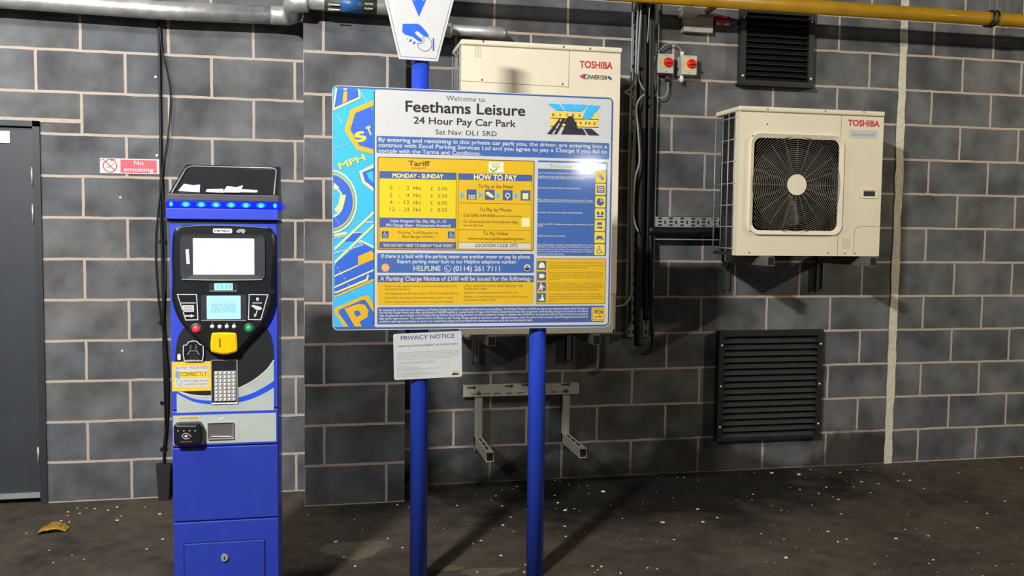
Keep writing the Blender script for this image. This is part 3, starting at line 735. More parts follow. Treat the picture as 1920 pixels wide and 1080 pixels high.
for cx, cy in ((1046, 425), (1240, 427), (1430, 432), (1620, 434)):
    a, b = k8(cx - 52, cy + 53), k8(cx + 52, cy - 53); mb.flat(rrect(*a, *b, .001), ly(3))
for cx, cy in ((125, 851), (829, 855)): a, b = k8(cx - 36, cy + 36), k8(cx + 36, cy - 36); mb.flat(rrect(*a, *b, .001), ly(3))
mb.build('blue_bars', SIGN_DBLUE, tp)
MB().flat([(Lx0, zz(262)), (Lx1, zz(262)), (Lx1, zz(676)), (Lx0, zz(676))], ly(3)).build('price_field', SIGN_YEL2, tp)
mb = MB()
for y, x in ((520, 1300), (803, 1300), (935, 1300)): mb.stroke([(Rx0, zz(y, x)), (Rx1, zz(y, x))], .0013, ly(3))
for x in (Lx0, Lx1, Rx0, Rx1): mb.stroke([(x, zz(190)), (x, zz(1000))], .0013, ly(3.5))
T(mb, 'Tariff', k8(372, 115), k8(598, 118), 8.8 * PXM, 4, .02); T(mb, '(including VAT)', k8(408, 147), k8(562, 150), 2.6 * PXM, 4)
T(mb, 'To Pay at the Meter', k8(1112, 352), k8(1490, 356), 6.4 * PXM, 4); T(mb, 'To Pay by Phone', k8(1130, 600), k8(1467, 604), 6.4 * PXM, 4)
T(mb, 'Call 0345 434 8008', k8(960, 660), k8(1295, 662), 5.4 * PXM, 4, -.005); T(mb, 'and follow instructions', k8(1305, 660), k8(1580, 662), 3 * PXM, 4)
T(mb, 'Or Download the Smartphone App', k8(960, 724), k8(1535, 728), 5.4 * PXM, 4, -.005); T(mb, 'Scan the QR Code', k8(960, 760), k8(1170, 762), 3.2 * PXM, 4)
T(mb, 'To Pay Online', k8(1170, 855), k8(1432, 857), 6.4 * PXM, 4); T(mb, 'www.connectcashlessparking.com', k8(1002, 904), k8(1598, 908), 4.8 * PXM, 4, .005)
T(mb, 'Parking Tariff Applies to', k8(268, 840), k8(690, 842), 5 * PXM, 4, -.01); T(mb, 'Blue Badge holders', k8(310, 884), k8(648, 886), 5 * PXM, 4, -.01)
for cy in (645, 708): x, z = k8(932, cy); mb.flat(ell(x, z, .0018, n=8), ly(4))
mb.build('brown_lettering', INK_BROWN, tp)
mb = MB()
for (a_, b_, p_), yy in zip((('0', '2', '2.00'), ('2', '4', '3.50'), ('4', '12', '6.00'), ('12', '24', '8.50')), (375, 452, 529, 604)):
    z = zz(yy); cap = 6.6 * PXM; w1 = .0105
    x = k8(175, 0)[0]; mb.text(a_, x, x + w1 * len(a_), z, cap, ly(4), -.012)
    x = k8(272, 0)[0]; mb.text('-', x, x + .006, z, cap, ly(4), -.012)
    x = k8(384, 0)[0]; mb.text(b_, x - w1 * len(b_), x, z, cap, ly(4), -.012)
    x = k8(430, 0)[0]; mb.text('Hrs', x, k8(508, 0)[0], z, cap, ly(4), -.005)
    x = k8(613, 0)[0]; mb.text('£', x, x + .009, z, cap, ly(4), -.012)
    x = k8(688, 0)[0]; mb.text(p_, x, k8(788, 0)[0], z, cap, ly(4), -.012)
mb.build('price_lettering', mat('price_ink', '#565240', .4), tp)
mb = MB()
T(mb, 'MONDAY - SUNDAY', k8(205, 243), k8(745, 250), 7.6 * PXM, 4, .03); T(mb, 'HOW TO PAY', k8(1072, 266), k8(1528, 272), 10 * PXM, 4, .03)
mb.build('cream_lettering', SIGN_CREAM, tp)
mb = MB()
T(mb, 'Coins Accepted 10p, 20p, 50p, £1, £2', k8(180, 719), k8(775, 722), 5 * PXM, 4, .03); T(mb, '(No Change Given - Overpayment Accepted)', k8(135, 763), k8(822, 766), 5 * PXM, 4, .03, .1)
T(mb, 'YOU DO NOT NEED TO DISPLAY YOUR TICKET', k8(105, 980), k8(848, 980), 5 * PXM, 4, .03)
for cx, cy in ((125, 851), (829, 855)):
    x, z = k8(cx, cy); q = .000392
    mb.flat(ell(x - 6 * q, z + 24 * q, 5 * q, n=10), ly(4)).stroke([(x - 6 * q, z + 17 * q), (x - 4 * q, z - 2 * q), (x + 12 * q, z - 2 * q), (x + 18 * q, z - 20 * q), (x + 24 * q, z - 18 * q)], 5 * q, ly(4))
    mb.stroke(ell(x - 2 * q, z - 10 * q, 15 * q, 15 * q, 16, 110, 350), 4 * q, ly(4)).stroke([(x - 5 * q, z + 8 * q), (x + 8 * q, z + 8 * q)], 4 * q, ly(4))
mb.build('white_lettering', WHITE_VINYL, tp)
lc_ = panel('location_field', WHITE_VINYL, k8(912, 940), (k8(1688, 0)[0], zz(1000, 1300)), 3, .001, tp)
mb = MB(); T(mb, 'LOCATION CODE: 2972', k8(1086, 983), k8(1535, 986), 6.4 * PXM, 4, 0); mb.build('location_code', INK, lc_)
pk = MB().flat(rrect(*k8(1228, 186), *k8(1388, 80), .001), ly(3)).build('award_label', mat('pale_label', '#efeccf', .4), tp)
MB().stroke([k8(1250, 100), k8(1355, 98)], .002, ly(4)).stroke([k8(1240, 150), k8(1275, 178), k8(1320, 150)], .005, ly(4)).build('green_marks', GREEN, pk)
mb = MB(); T(mb, 'PARK', k8(1265, 142), k8(1350, 142), 5 * PXM, 4, .02); mb.build('orange_word', ORANGE, pk)
MB().flat(rrect(*k8(1578, 768), *k8(1666, 676), .001), ly(3)).build('blank_label', mat('pale_yellow_label', '#ece2a0', .4), tp)
mb = MB()
for cx, cy in ((948, 430), (1142, 426), (1332, 434), (1525, 436)): mb.flat([k8(cx - 20, cy - 38), k8(cx + 22, cy), k8(cx - 20, cy + 38)], ly(3))
mb.build('cyan_arrows', SIGN_CYAN, tp)
mb = MB()
for i in range(3):
    for j in range(3): a, b = k8(1015 + i * 25, 432 + j * 16 + 10), k8(1015 + i * 25 + 18, 432 + j * 16 - 2); mb.flat(rrect(*a, *b, .0003), ly(4))
mb.flat([k8(*p) for p in ((1195, 400), (1225, 395), (1265, 425), (1285, 452), (1268, 462), (1225, 440), (1205, 425))], ly(4))
x, z = k8(1430, 434); mb.flatring(ell(x, z, .0108, n=20), ell(x, z, .0062, n=20), ly(4)); mb.stroke([(x, z - .01), (x, z - .017)], .006, ly(4))
a, b = k8(1590, 475), k8(1650, 412); mb.flat(rrect(*a, *b, .0005), ly(4))
mb.build('step_symbols', mat('step_cream', '#dcd9a8', .4), tp)
# fault panel
fp = panel('fault_panel', SIGN_BLUE, sp_(707, 474.5), (sp_(1000.5, 510)[0], sp_(850, 511.5)[1]), 2, .005)
mb = MB()
T(mb, 'If there is a fault with the parking meter use another meter or pay by phone.', k5(455, 404), k7(495, 402), 6.8 * PXM, 3, .028)
T(mb, 'Report parking meter fault to our Helpline telephone number:', k5(583, 447), k7(382, 445), 6.8 * PXM, 3, .028)
T(mb, 'HELPLINE', k5(715, 509), k5(932, 509), 9.4 * PXM, 3, .028); T(mb, '(0114) 261 7111', k5(1038, 510), k7(246, 508), 9.4 * PXM, 3, .028)
x, z = k5(990, 492); mb.flatring(ell(x, z, .0152), ell(x, z, .0128), ly(3)); mb.stroke([(x - .006, z + .006), (x - .005, z - .003), (x + .003, z - .007), (x + .007, z - .005)], .004, ly(3))
x, z = k7(468, 483); mb.flatring(ell(x, z, .015), ell(x, z, .012), ly(3)); mb.flat(ell(x, z, .0125, .0125, 16, 0, 180), ly(3))
mb.build('fault_text', WHITE_VINYL, fp)
x, z = k5(487, 483); od = MB().flat(ell(x, z, .0168), ly(3)).build('orange_disc', mat('disc_orange', '#e9a06a', .4), fp)
mb = MB(); mb.stroke([(x - .012, z), (x + .012, z)], .002, ly(4)).build('disc_lines', mat('disc_cream', '#f4d2b0', .4), od)
x, z = k7(468, 483); MB().flat(ell(x, z, .0118, .0118, 16, 180, 360), ly(4)).flat(ell(x, z + .005, .0035, n=10), ly(4)).build('disc_black', INK, fp)
# charge notice
cn = panel('charge_panel', SIGN_YEL, sp_(707.5, 516), (sp_(1000.5, 510)[0], sp_(850, 571)[1]), 2, .004)
MB().flat([(sp_(708, 520)[0], sp_(708, 516)[1]), (sp_(1000.5, 510)[0], sp_(708, 516)[1]), (sp_(1000.5, 510)[0], sp_(850, 529)[1]), (sp_(708, 520)[0], sp_(850, 529)[1])], ly(3)).build('charge_heading_bar', SIGN_DBLUE, cn)
mb = MB(); T(mb, 'A Parking Charge Notice of £100 will be issued for the following:-', k5(445, 589), k7(510, 588), 7.8 * PXM, 4, .025); mb.build('charge_heading', WHITE_VINYL, cn)
mb = MB()
for s_, a, b in (('Failure to make payment within 5 minutes following entry to the', (483, 640), 1070), ('car park/private land', (483, 664), 678), ('Not registering the full and accurate VRM upon making Payment', (483, 700), 1085), ('Parked after the expiry of time and/or date in a pay car park', (483, 734), 1035), ('Failure to park wholly within the lines of a single marked bay', (483, 768), 1040)):
    p = k5(*a); mb.text(s_, p[0], k5(b, 0)[0], p[1], 3.6 * PXM, ly(3), -.005)
xr = k5(1130, 0)[0]
for s_, y, b in (('Using a disabled bay without clearly displaying a valid', 637, 440), ('Disabled Blue Badge', 660, 148), ('Parked in a restricted area of the car park or land', 692, 400), ('Parking one of the following: Classic, Lorry, HGV, Caravan', 726, 478), ('Caravanette or Motor home', 751, 222)):
    mb.text(s_, xr, k7(b, 0)[0], k7(100, y)[1], 3.6 * PXM, ly(3), -.005)
for y in (635, 695, 730, 764): x, z = k5(462, y); mb.flat(ell(x, z, .001, n=6), ly(3))
mb.build('charge_list', INK_BROWN, cn)
# terms column
tx0 = sp_(1007.5, 400)[0]; tx1 = k7(1113, 0)[0]
tc_ = MB().flat(rrect(tx0, k7(800, 387)[1], tx1, k6(850, 640)[1], .005), ly(2)).build('terms_panel', SIGN_BLUE, ts)
th = MB().flat(rrect(k6(583, 0)[0], k6(850, 710)[1], k6(1168, 0)[0], k6(850, 655)[1], .005), ly(3)).build('terms_heading_field', WHITE_VINYL, tc_)
mb = MB(); T(mb, 'Terms and Conditions', k6(680, 694), k6(1070, 697), 6.6 * PXM, 4, -.015); mb.build('terms_heading', INK_GREY, th)
mb = MB(); tl = k6(582, 0)[0]
for s_, y, b in (('Please note all tickets, including permits, are Pay by Phone or Meter', 749, 1030), ('All vehicles parked must clearly display a valid ticket or permit on the dashboard', 778, 1065), ('(100% of the charge is due if payment is not made within)', 792, 990), ('Retain your pay & display ticket for a minimum of 28 days', 874, 955), ('While a vehicle has remained on the site a maximum period of 10 minutes', 974, 1056), ('is allowed to purchase a ticket and / or make payment by Phone or Meter', 988, 1060), ('Park wholly within the lines of a Single Marked Parking Bay', 1081, 970)):
    mb.text(s_, tl, k6(b, 0)[0], k6(820, y)[1], 3 * PXM, ly(3), .02)
for s_, y, b in (('No entries, HGVs, Caravanettes, campers, caravanettes or trailer', 138, 1010), ('homes', 152, 595), ('Parking Tariff applies to motorbikes', 233, 777), ('Parking Tariff applies to disabled. Marked Disabled Bays are for Blue', 305, 1008), ('Badge Holders only. Badges must be displayed. A valid Blue Badge must be displayed on', 321, 1008), ('the front dashboard of the vehicle with the details clearly visible at all', 341, 1006), ('times. The maximum stay for parking in a disabled bay is as displayed', 358, 1006), ('or the conditions of this marked parking', 379, 770)):
    mb.text(s_, tl, k7(b, 0)[0], k7(780, y)[1], 3 * PXM, ly(3), .02)
mb.build('terms_text', WHITE_VINYL, tc_)
ix0, ix1 = k6(1077, 0)[0], k6(1165, 0)[0]
rows = [(321, 342.5), (344.5, 365.5), (367.8, 389), (391, 411), (412.8, 433.3), (435, 455.5), (458, 478.5)]
for i, (a, b) in enumerate(rows):
    za, zb = sp_(1128, a)[1], sp_(1128, b)[1]; cz = (za + zb) / 2; cx = (ix0 + ix1) / 2; q = (za - zb) / 2
    dk = MB(); MB().flat(rrect(ix0, zb, ix1, za, .004), ly(3)).build('term_icon', mat('icon_yellow', '#ecd04a', .4), tc_)
    def P(*l): return [(cx + p[0] * q, cz + p[1] * q) for p in l]
    if i == 0: dk.flat(P((-.65, .35), (-.2, .6), (.25, .3), (.6, -.3), (.45, -.65), (.05, -.35), (-.2, -.05), (-.55, .05)), ly(4))
    if i == 1: dk.flatring(rrect(cx - .7 * q, cz - .6 * q, cx + .7 * q, cz + .6 * q, .001), rrect(cx - .5 * q, cz - .4 * q, cx + .5 * q, cz + .4 * q, .001), ly(4)); dk.stroke(P((-.35, .12), (.35, .12)), .15 * q, ly(4)).stroke(P((-.35, -.18), (.35, -.18)), .15 * q, ly(4))
    if i == 2: dk.flat([(cx, cz)] + ell(cx, cz, .68 * q, .68 * q, 24, 90, 375)[:24] + [(cx + .68 * q, cz + .1 * q)], ly(4)); dk.flat(P((.15, .2), (.62, .3), (.2, .65)), ly(4.2))
    if i == 3: dk.flat(ell(cx - .4 * q, cz + .1 * q, .25 * q, .35 * q, 12), ly(4)).flat(ell(cx + .4 * q, cz + .1 * q, .25 * q, .35 * q, 12), ly(4)).stroke(P((-.6, -.5), (.6, -.5)), .25 * q, ly(4))
    if i == 4: dk.flat(rrect(cx - .5 * q, cz + .15 * q, cx + .4 * q, cz + .6 * q, .001), ly(4)).flat(rrect(cx - .55 * q, cz - .5 * q, cx + .5 * q, cz - .2 * q, .001), ly(4))
    if i == 5:
        for d_ in (-.45, .45): dk.flatring(ell(cx + d_ * q, cz - .2 * q, .28 * q, n=14), ell(cx + d_ * q, cz - .2 * q, .14 * q, n=14), ly(4))
        dk.flat(P((-.6, .15), (-.2, .35), (.2, .2), (.5, .4), (.45, 0), (.1, -.25), (-.25, -.2)), ly(4))
    if i == 6:
        dk.flat(ell(cx - .1 * q, cz + .62 * q, .13 * q, n=10), ly(4)); dk.stroke(P((-.1, .45), (-.05, -.05), (.35, -.05), (.5, -.55), (.65, -.5)), .1 * q, ly(4)); dk.stroke(ell(cx - .05 * q, cz - .25 * q, .42 * q, .42 * q, 16, 110, 340), .1 * q, ly(4))
    dk.build('icon_symbol', SIGN_DBLUE, tc_)
# yellow enforcement panel
ep = MB().flat(rrect(sp_(1005.3, 520)[0], k7(800, 777)[1], k7(1112, 0)[0], k7(800, 408)[1], .005), ly(2)).build('enforcement_panel', SIGN_YEL, ts)
o_ = (sp_(1005.3, 520)[0], k7(800, 777)[1], k7(1112, 0)[0], k7(800, 408)[1])
MB().flatring(rrect(*o_, .005), rrect(o_[0] + .002, o_[1] + .002, o_[2] - .002, o_[3] - .002, .005), ly(2.5)).build('panel_border', INK_BROWN, ep)
ia, ib_ = k7(557, 0)[0], k7(628, 0)[0]
for i, (a, b) in enumerate(((428, 500), (515, 586), (602, 674), (690, 761))):
    za, zb = k7(600, a)[1], k7(600, b)[1]; cz = (za + zb) / 2; cx = (ia + ib_) / 2; q = (za - zb) / 2
    iy = MB(); MB().flat(rrect(ia, zb, ib_, za, .003), ly(3)).build('enforcement_icon', SIGN_DBLUE, ep)
    def P(*l): return [(cx + p[0] * q, cz + p[1] * q) for p in l]
    if i == 0: iy.flat(P((-.7, -.6), (-.7, 0), (-.35, .6), (.35, .6), (.7, 0), (.7, -.6)), ly(4))
    if i == 1: iy.flat(P((-.6, .45), (.3, .45), (.8, 0), (.3, -.5), (-.6, -.5)), ly(4))
    if i == 2: iy.flat(ell(cx - .15 * q, cz + .6 * q, .2 * q, n=12), ly(4)).flat(P((-.4, .35), (.1, .35), (.7, 0), (.7, -.25), (.1, 0), (.3, -.8), (0, -.8), (-.15, -.3), (-.5, -.8), (-.8, -.8), (-.4, -.1)), ly(4))
    if i == 3: iy.flat(ell(cx + .2 * q, cz + .5 * q, .22 * q, n=12), ly(4)).flat(P((0, .25), (.4, .25), (.75, -.7), (-.4, -.75), (-.7, -.3), (-.2, -.4)), ly(4))
    iy.build('enforcement_symbol', SIGN_CREAM, ep)
mb = MB(); ea, eb2 = k7(650, 0)[0], k7(1090, 0)[0]
for s_, y, f in (('If you fail to comply with the Terms and Conditions of this notice', 449, 1), ('and other restrictions the vehicle may receive the relevant charge,', 469, 1), ('issued by post to the registered keeper details.', 487, .74),
        ('The site is monitored by ATTENDANTS / cameras. Images may', 528, 1), ('be used. Images captured for the purpose of issuing a charge notice with the', 547, 1), ('issued where necessary in the car park during hours of use', 564, 1), ('and stored.', 580, .2),
        ('Parking tariffs for visitors may apply to the use of parking spaces, and each', 614, 1), ('failing. Operators must take all reasonable steps to ensure safe parking for', 632, 1), ('use and care of their property. It is advised to lock vehicles and not leave', 650, 1), ('anything of value in the vehicle; the operator is not responsible.', 667, .92),
        ('You can appeal a charge notice if you believe it is incorrectly issued by', 702, 1), ('following the instructions on the notice. Contact the appeals by', 720, 1), ('the given date. Parking enforcement is undertaken by Excel Parking', 738, 1), ('Services Ltd', 756, .18)):
    mb.text(s_, ea, ea + (eb2 - ea) * f, k7(860, y)[1], 2.6 * PXM, ly(3), -.01)
mb.build('enforcement_text', INK_BROWN, ep)
# small print at the bottom
sm = MB().flat(rrect(sp_(707.5, 590)[0], sp_(707.5, 608)[1], k7(1107, 0)[0], k7(500, 797)[1] + .001, .004), ly(2)).build('small_print_panel', SIGN_DBLUE, ts)
mb = MB(); xa = sp_(711, 590)[0]; xb = k7(975, 0)[0]
for s_, y, xe_ in (('By entering this private land you agree to pay Parking Charge if you fail to comply with the terms and conditions. The Parking Charge is £100.00 per day or part thereof, payable within 28 days of', 825, xb), ('the Parking Charge Notice issue date, discounted to £60.00 if payable is received within 14 days of the Parking Charge Notice issue date. If payment of the Parking Charge is not made in accordance', 847, xb), ('with the payment terms details on the Parking Charge Notice, Excel Parking Services Ltd will be entitled to charge a collection fee of £60.00 on an indemnity basis for costs incurred as a result of', 870, xb), ('debt and/or legal recovery. This collection fee is in addition to the Parking Charge payable by the driver and/or registered keeper under the terms of this contract. Excel Parking Services Ltd will be', 894, xb), ('entitled to take legal proceedings to recover any outstanding charges and any related and costs incurred as a result, also on an indemnity basis.', 917, k7(525, 0)[0])):
    mb.text(s_, xa, xe_, k7(30, y + 3)[1], 3.9 * PXM, ly(3), .03)
mb.build('small_print', WHITE_VINYL, sm)
a, b = k7(988, 914), k7(1098, 805)
pc = MB().flat(rrect(*a, *b, .004), ly(3)).build('pcn_mark', mat('pcn_yellow', '#e6c44a', .4), sm)
mb = MB(); mb.text('PCN', a[0] + .015, b[0] - .011, (a[1] + b[1]) / 2 + .001, .016, ly(4), .02); mb.text('£100', a[0] + .016, b[0] - .014, a[1] + .0145, .0085, ly(4), .02)
for i in range(9):
    for t_ in (0, 1):
        u = a[0] + .006 + (b[0] - a[0] - .012) * i / 8; v = a[1] + .006 + (b[1] - a[1] - .012) * i / 8
        zc = a[1] + .006 if t_ else b[1] - .006; xc = a[0] + .006 if t_ else b[0] - .006
        mb.flat(ell(u, zc, .0017, n=6), ly(4)); mb.flat(ell(xc, v, .0017, n=6), ly(4))
mb.build('pcn_lettering', INK, pc)
# left artwork of road markings
AX0, AX1 = sp_(625, 400)[0], sp_(702.5, 400)[0]; AZ1 = sp_(660, 166)[1]; AZ0 = sp_(660, 613)[1]
art = MB().flat(rrect(AX0, AZ0, AX1, AZ1, .004), ly(1)).build('artwork_panel', SIGN_CYAN, ts)
def clipx(P): return [(min(max(p[0], AX0), AX1 - .001), min(max(p[1], AZ0 + .001), AZ1 - .001)) for p in P]
bl = MB(); ye = MB(); cy_ = MB(); wh = MB(); cr_ = MB()
def f4(mb, k, *P): mb.flat(clipx([k4(*p) for p in P]), ly(mb.k + k))
def f5(mb, k, *P): mb.flat(clipx([k5(*p) for p in P]), ly(mb.k + k))
bl.k, ye.k, cy_.k, wh.k, cr_.k = 2, 3, 4, 5, 4
f4(bl, 0, (95, 60), (262, 60), (278, 145), (66, 228))
f4(cr_, 0, (82, 62), (97, 62), (72, 230), (58, 225)); f4(cr_, 0, (262, 66), (277, 68), (287, 150), (60, 250), (62, 230), (272, 138))
f4(ye, 0, (148, 95), (178, 90), (175, 172), (138, 190)); f4(cr_, 0, (148, 65), (178, 68), (172, 82), (148, 85))
f4(ye, 0, (388, 165), (205, 240), (155, 410), (258, 568), (388, 600)); 
bl2 = MB(); bl2.k = 4
f4(bl2, 0, (388, 208), (242, 268), (202, 402), (275, 530), (388, 560))
st_ = MB()
x, z = k4(262, 505); st_.text('S', x, x + .036, z, .036, ly(5), .05, .35); x, z = k4(352, 450); st_.text('T', x, x + .017, z, .034, ly(5), .05, .35)
x, z = k4(122, 725); st_.text('MPH', x, x + .109, z, .025, ly(5), .02, .38)
cx, cz = k4(40, 985)
def arc(r1, r2, mb, k, rz=1.2):
    A = [p for p in ell(cx, cz, r1, r1 * rz, 40, -85, 85)]; B = [p for p in ell(cx, cz, r2, r2 * rz, 40, -85, 85)]
    A = clipx(A); B = clipx(B)
    n_ = len(A); mb.add([(p[0], ly(mb.k + k), p[1]) for p in A + B], [[i, i + 1, n_ + i + 1, n_ + i] for i in range(n_ - 1)])
u4 = k4(1, 0)[0] - k4(0, 0)[0]
arc(222 * u4, 210 * u4, cr_, 0); arc(198 * u4, 186 * u4, ye, .5); arc(186 * u4, 112 * u4, bl, 0); arc(112 * u4, 100 * u4, cr_, 0); arc(100 * u4, 40 * u4, cy_, 0); 
f4(cr_, 1.5, (70, 830), (115, 875), (70, 890)); f4(cr_, 1, (120, 935), (168, 930), (150, 1010), (100, 1075), (75, 1050), (108, 1000))
f4(cr_, 0, (388, 685), (275, 740), (300, 832), (388, 902)); f4(bl2, 1, (388, 712), (298, 748), (320, 820), (388, 872)); f4(cy_, 2, (388, 735), (335, 752), (352, 800), (388, 832))
f5(bl, 0, (75, 455), (200, 350), (300, 290), (262, 262), (392, 335), (392, 570), (75, 710))
f5(bl, 0, (205, 210), (298, 200), (238, 270), (152, 272))
f5(cr_, 0, (392, 25), (392, 48), (75, 345), (75, 320)); f5(cr_, 0, (392, 128), (392, 150), (75, 455), (75, 430))
f5(cr_, 0, (75, 212), (165, 192), (180, 210), (75, 232)); f5(cr_, 0, (262, 262), (280, 258), (392, 308), (392, 325))
f5(wh, 0, (75, 240), (160, 218), (165, 226), (75, 250)); f5(wh, 0, (75, 360), (300, 300), (262, 272), (272, 268), (312, 302), (75, 372)); f5(wh, 0, (215, 200), (300, 193), (300, 200), (212, 208)); f5(wh, 0, (330, 112), (390, 112), (390, 120), (322, 120))
f5(ye, 0, (265, 390), (375, 345), (392, 370), (392, 415), (265, 470))
f5(cr_, 0, (75, 545), (266, 460), (266, 470), (75, 558)); f5(cr_, 0, (75, 635), (392, 495), (392, 508), (75, 648)); f5(cr_, 0, (75, 678), (90, 676), (330, 575), (342, 540), (354, 545), (342, 588), (90, 690), (75, 690))
f5(ye, 0, (75, 710), (392, 572), (392, 592), (75, 728))
f5(ye, 0, (75, 812), (305, 712), (350, 710), (392, 790), (392, 845), (325, 745), (300, 745), (110, 825), (108, 850), (187, 972), (150, 972), (75, 850))
f5(bl, 0, (112, 828), (300, 747), (325, 747), (392, 847), (392, 970), (190, 972), (110, 852))
f5(ye, 0, (155, 815), (270, 775), (322, 785), (350, 830), (340, 885), (275, 922), (296, 965), (240, 972))
f5(bl2, 0, (228, 838), (268, 828), (290, 862), (250, 882))
for q_ in (((280, 95), (338, 178)), ((65, 312), (122, 290)), ((100, 300), (138, 350)), ((75, 560), (196, 512)), ((370, 220), (384, 245))):
    wh.stroke(clipx([k4(*p) for p in q_]), .0016, ly(5))
for i in range(9):
    a_ = Vector((75, 450)).lerp(Vector((240, 700)), i / 9); b_ = Vector((75, 450)).lerp(Vector((240, 700)), (i + .6) / 9); wh.stroke(clipx([k5(*a_), k5(*b_)]), .0018, ly(6))
    a_ = Vector((75, 70)).lerp(Vector((140, 170)), i / 9); b_ = Vector((75, 70)).lerp(Vector((140, 170)), (i + .6) / 9); wh.stroke(clipx([k5(*a_), k5(*b_)]), .0016, ly(6))
    a_ = Vector((140, 168)).lerp(Vector((390, 70)), i / 9); b_ = Vector((140, 168)).lerp(Vector((390, 70)), (i + .6) / 9); wh.stroke(clipx([k5(*a_), k5(*b_)]), .0014, ly(6))
bl.build('blue_road_marks', SIGN_ART, art); ye.build('yellow_road_marks', SIGN_YEL, art); bl2.build('blue_infill', SIGN_ART, art)
cy_.build('cyan_infill', SIGN_CYAN, art); wh.build('white_road_marks', WHITE_VINYL, art); cr_.build('cream_road_marks', SIGN_CREAM, art)
st_.build('road_lettering', mat('road_letter_yellow', '#efcf3e', .4), art)

# ------------------------------------------------------------------ privacy notice
PY = -1.552
def pp_(cx, cy): p = at(730 + cx * .0926, 615 + cy * .0926, PY); return p.x, p.z
pv = thing('privacy_notice', 'small white privacy notice under the tariff board on left post', 'sign', (PX1, PY, pp_(700, 1030)[1]))
C = [Vector(pp_(*p)) for p in ((78, 122), (1460, 58), (1472, 985), (98, 1055))]
def pq(u, v):
    a = C[0].lerp(C[1], u); b = C[3].lerp(C[2], u); q = a.lerp(b, v); return q.x, q.y
rr = rrect(0, 0, 1, 1, .035)
MB().prism([pq(p[0], p[1]) for p in rr], PY, PY + .003).build('panel', WHITE_VINYL, pv)
MB().box(PX1 - .02, PX1 + .02, PY + .003, -1.5390, pq(.5, .6)[1], pq(.5, .4)[1]).build('clip', GALV, pv)
ang = math.atan2((C[1] - C[0]).y, (C[1] - C[0]).x)
def pt(mb, s_, a, b, cap, bold=0):
    x0, z0 = pp_(*a); x1, z1 = pp_(*b); mb.text(s_, x0, x0 + math.hypot(x1 - x0, z1 - z0), z0, cap, PY - .0006, bold, math.atan2(z1 - z0, x1 - x0))
mb = MB(); pt(mb, 'PRIVACY NOTICE', (232, 245), (1320, 192), .0165, .012); pt(mb, 'PARKING ENFORCEMENT IN OPERATION', (178, 392), (1375, 338), .0082, .0)
mb.build('notice_heading', INK_PURPLE, pv)
mb = MB()
for s_, a, b in (('Images may be captured of this vehicle, including its location and registration of parking', (145, 512), (1412, 455)), ('and enforcement of the terms. The images captured are processed by the operator', (145, 545), (1412, 488)), ('with the personal details of your vehicle, registered with the operator, based on the', (145, 580), (1408, 522)), ('operation of the contract. Please note that it is used for a further purpose of', (145, 612), (1405, 556)), ('enforcing any unpaid charges and prevention of crime, with the provision of services', (145, 648), (1258, 598)), ('Further details about our data processing are available at', (145, 705), (912, 668)), ('www.excelparking.co.uk/privacy-policy and at the operator site', (148, 735), (955, 697)), ('Data Controller contact', (150, 785), (490, 770)), ('Excel Parking Services Limited', (150, 825), (605, 802)), ('2 Europa Court, Sheffield Business Park, Sheffield S9 1XE', (150, 850), (1012, 812)), ('For more information please contact us', (150, 885), (740, 858)), ('Registered in England, company number on our site', (150, 930), (770, 905)), ('VAT number registered. Parking scheme operated under the code', (150, 960), (985, 922)), ('of practice of the association', (150, 998), (660, 972))):
    pt(mb, s_, a, b, .0042, -.01)
x = [pp_(1170, 775), pp_(1185, 745), pp_(1222, 725)]; mb.stroke(x, .0012, PY - .0006)
mb.build('notice_text', INK_GREY, pv)
em = MB().flat([pp_(1262, 872), pp_(1410, 865), pp_(1405, 945), pp_(1258, 952)], PY - .0006).build('emblem', mat('emblem_dull_yellow', '#c3b878', .5), pv)
MB().flat([pp_(1262, 950), pp_(1300, 905), pp_(1330, 905), pp_(1340, 920), pp_(1400, 915), pp_(1404, 943)], PY - .0012).build('emblem_black', INK, em)

# ------------------------------------------------------------------ hand and coin sign at the top of the left post
TY = -1.552
def tq(cx, cy): p = at(700 + cx / 6., cy / 6., TY); return p.x, p.z
hc = thing('coin_payment_sign', 'white tapering sign with blue arrow and hand holding coin', 'sign', (PX1, TY, tq(500, 690)[1]))
bl_, br_ = Vector(tq(288, 663)), Vector(tq(725, 692)); tl_, tr_ = Vector(tq(130, 0)), Vector(tq(905, 0))
def ext(a, b, t): return a + (b - a) * t
TZ = 1.55
out = [bl_, br_, ext(br_, tr_, TZ), ext(bl_, tl_, TZ)]
MB().prism([(p.x, p.y) for p in out], TY, TY + .003).build('panel', WHITE_VINYL, hc)
MB().box(PX1 - .03, PX1 + .03, TY + .003, -1.5390, 2.36, 2.40).build('clip', GALV, hc)
inn = [Vector(tq(306, 635)), Vector(tq(708, 660)), ext(Vector(tq(708, 660)), Vector(tq(878, 0)), TZ), ext(Vector(tq(306, 635)), Vector(tq(158, 0)), TZ)]
MB().stroke([(p.x, p.y) for p in inn], .0016, TY - .0006, True).build('border_line', INK_PURPLE, hc)
HB = mat('symbol_blue', '#2b64d4', .35, var=.03, coat=.4)
ax, azt = tq(512, 190); a0 = tq(430, -10); a1 = tq(598, -10)
MB().flat([(ax, azt), a1, tq(560, 8), tq(540, -10), tq(512, -10), tq(485, -10), tq(462, 8), a0], TY - .0006).flat([tq(470, -8), tq(560, -8), tq(560, -90), tq(470, -90)], TY - .0006).build('arrow', HB, hc)
hand = [(330, 268), (495, 268), (525, 280), (560, 315), (600, 362), (632, 412), (598, 410), (560, 400), (530, 378), (505, 352), (478, 352), (465, 368), (500, 408), (545, 440), (552, 462), (530, 474), (505, 462), (470, 435), (440, 412), (400, 404), (355, 388), (325, 360)]
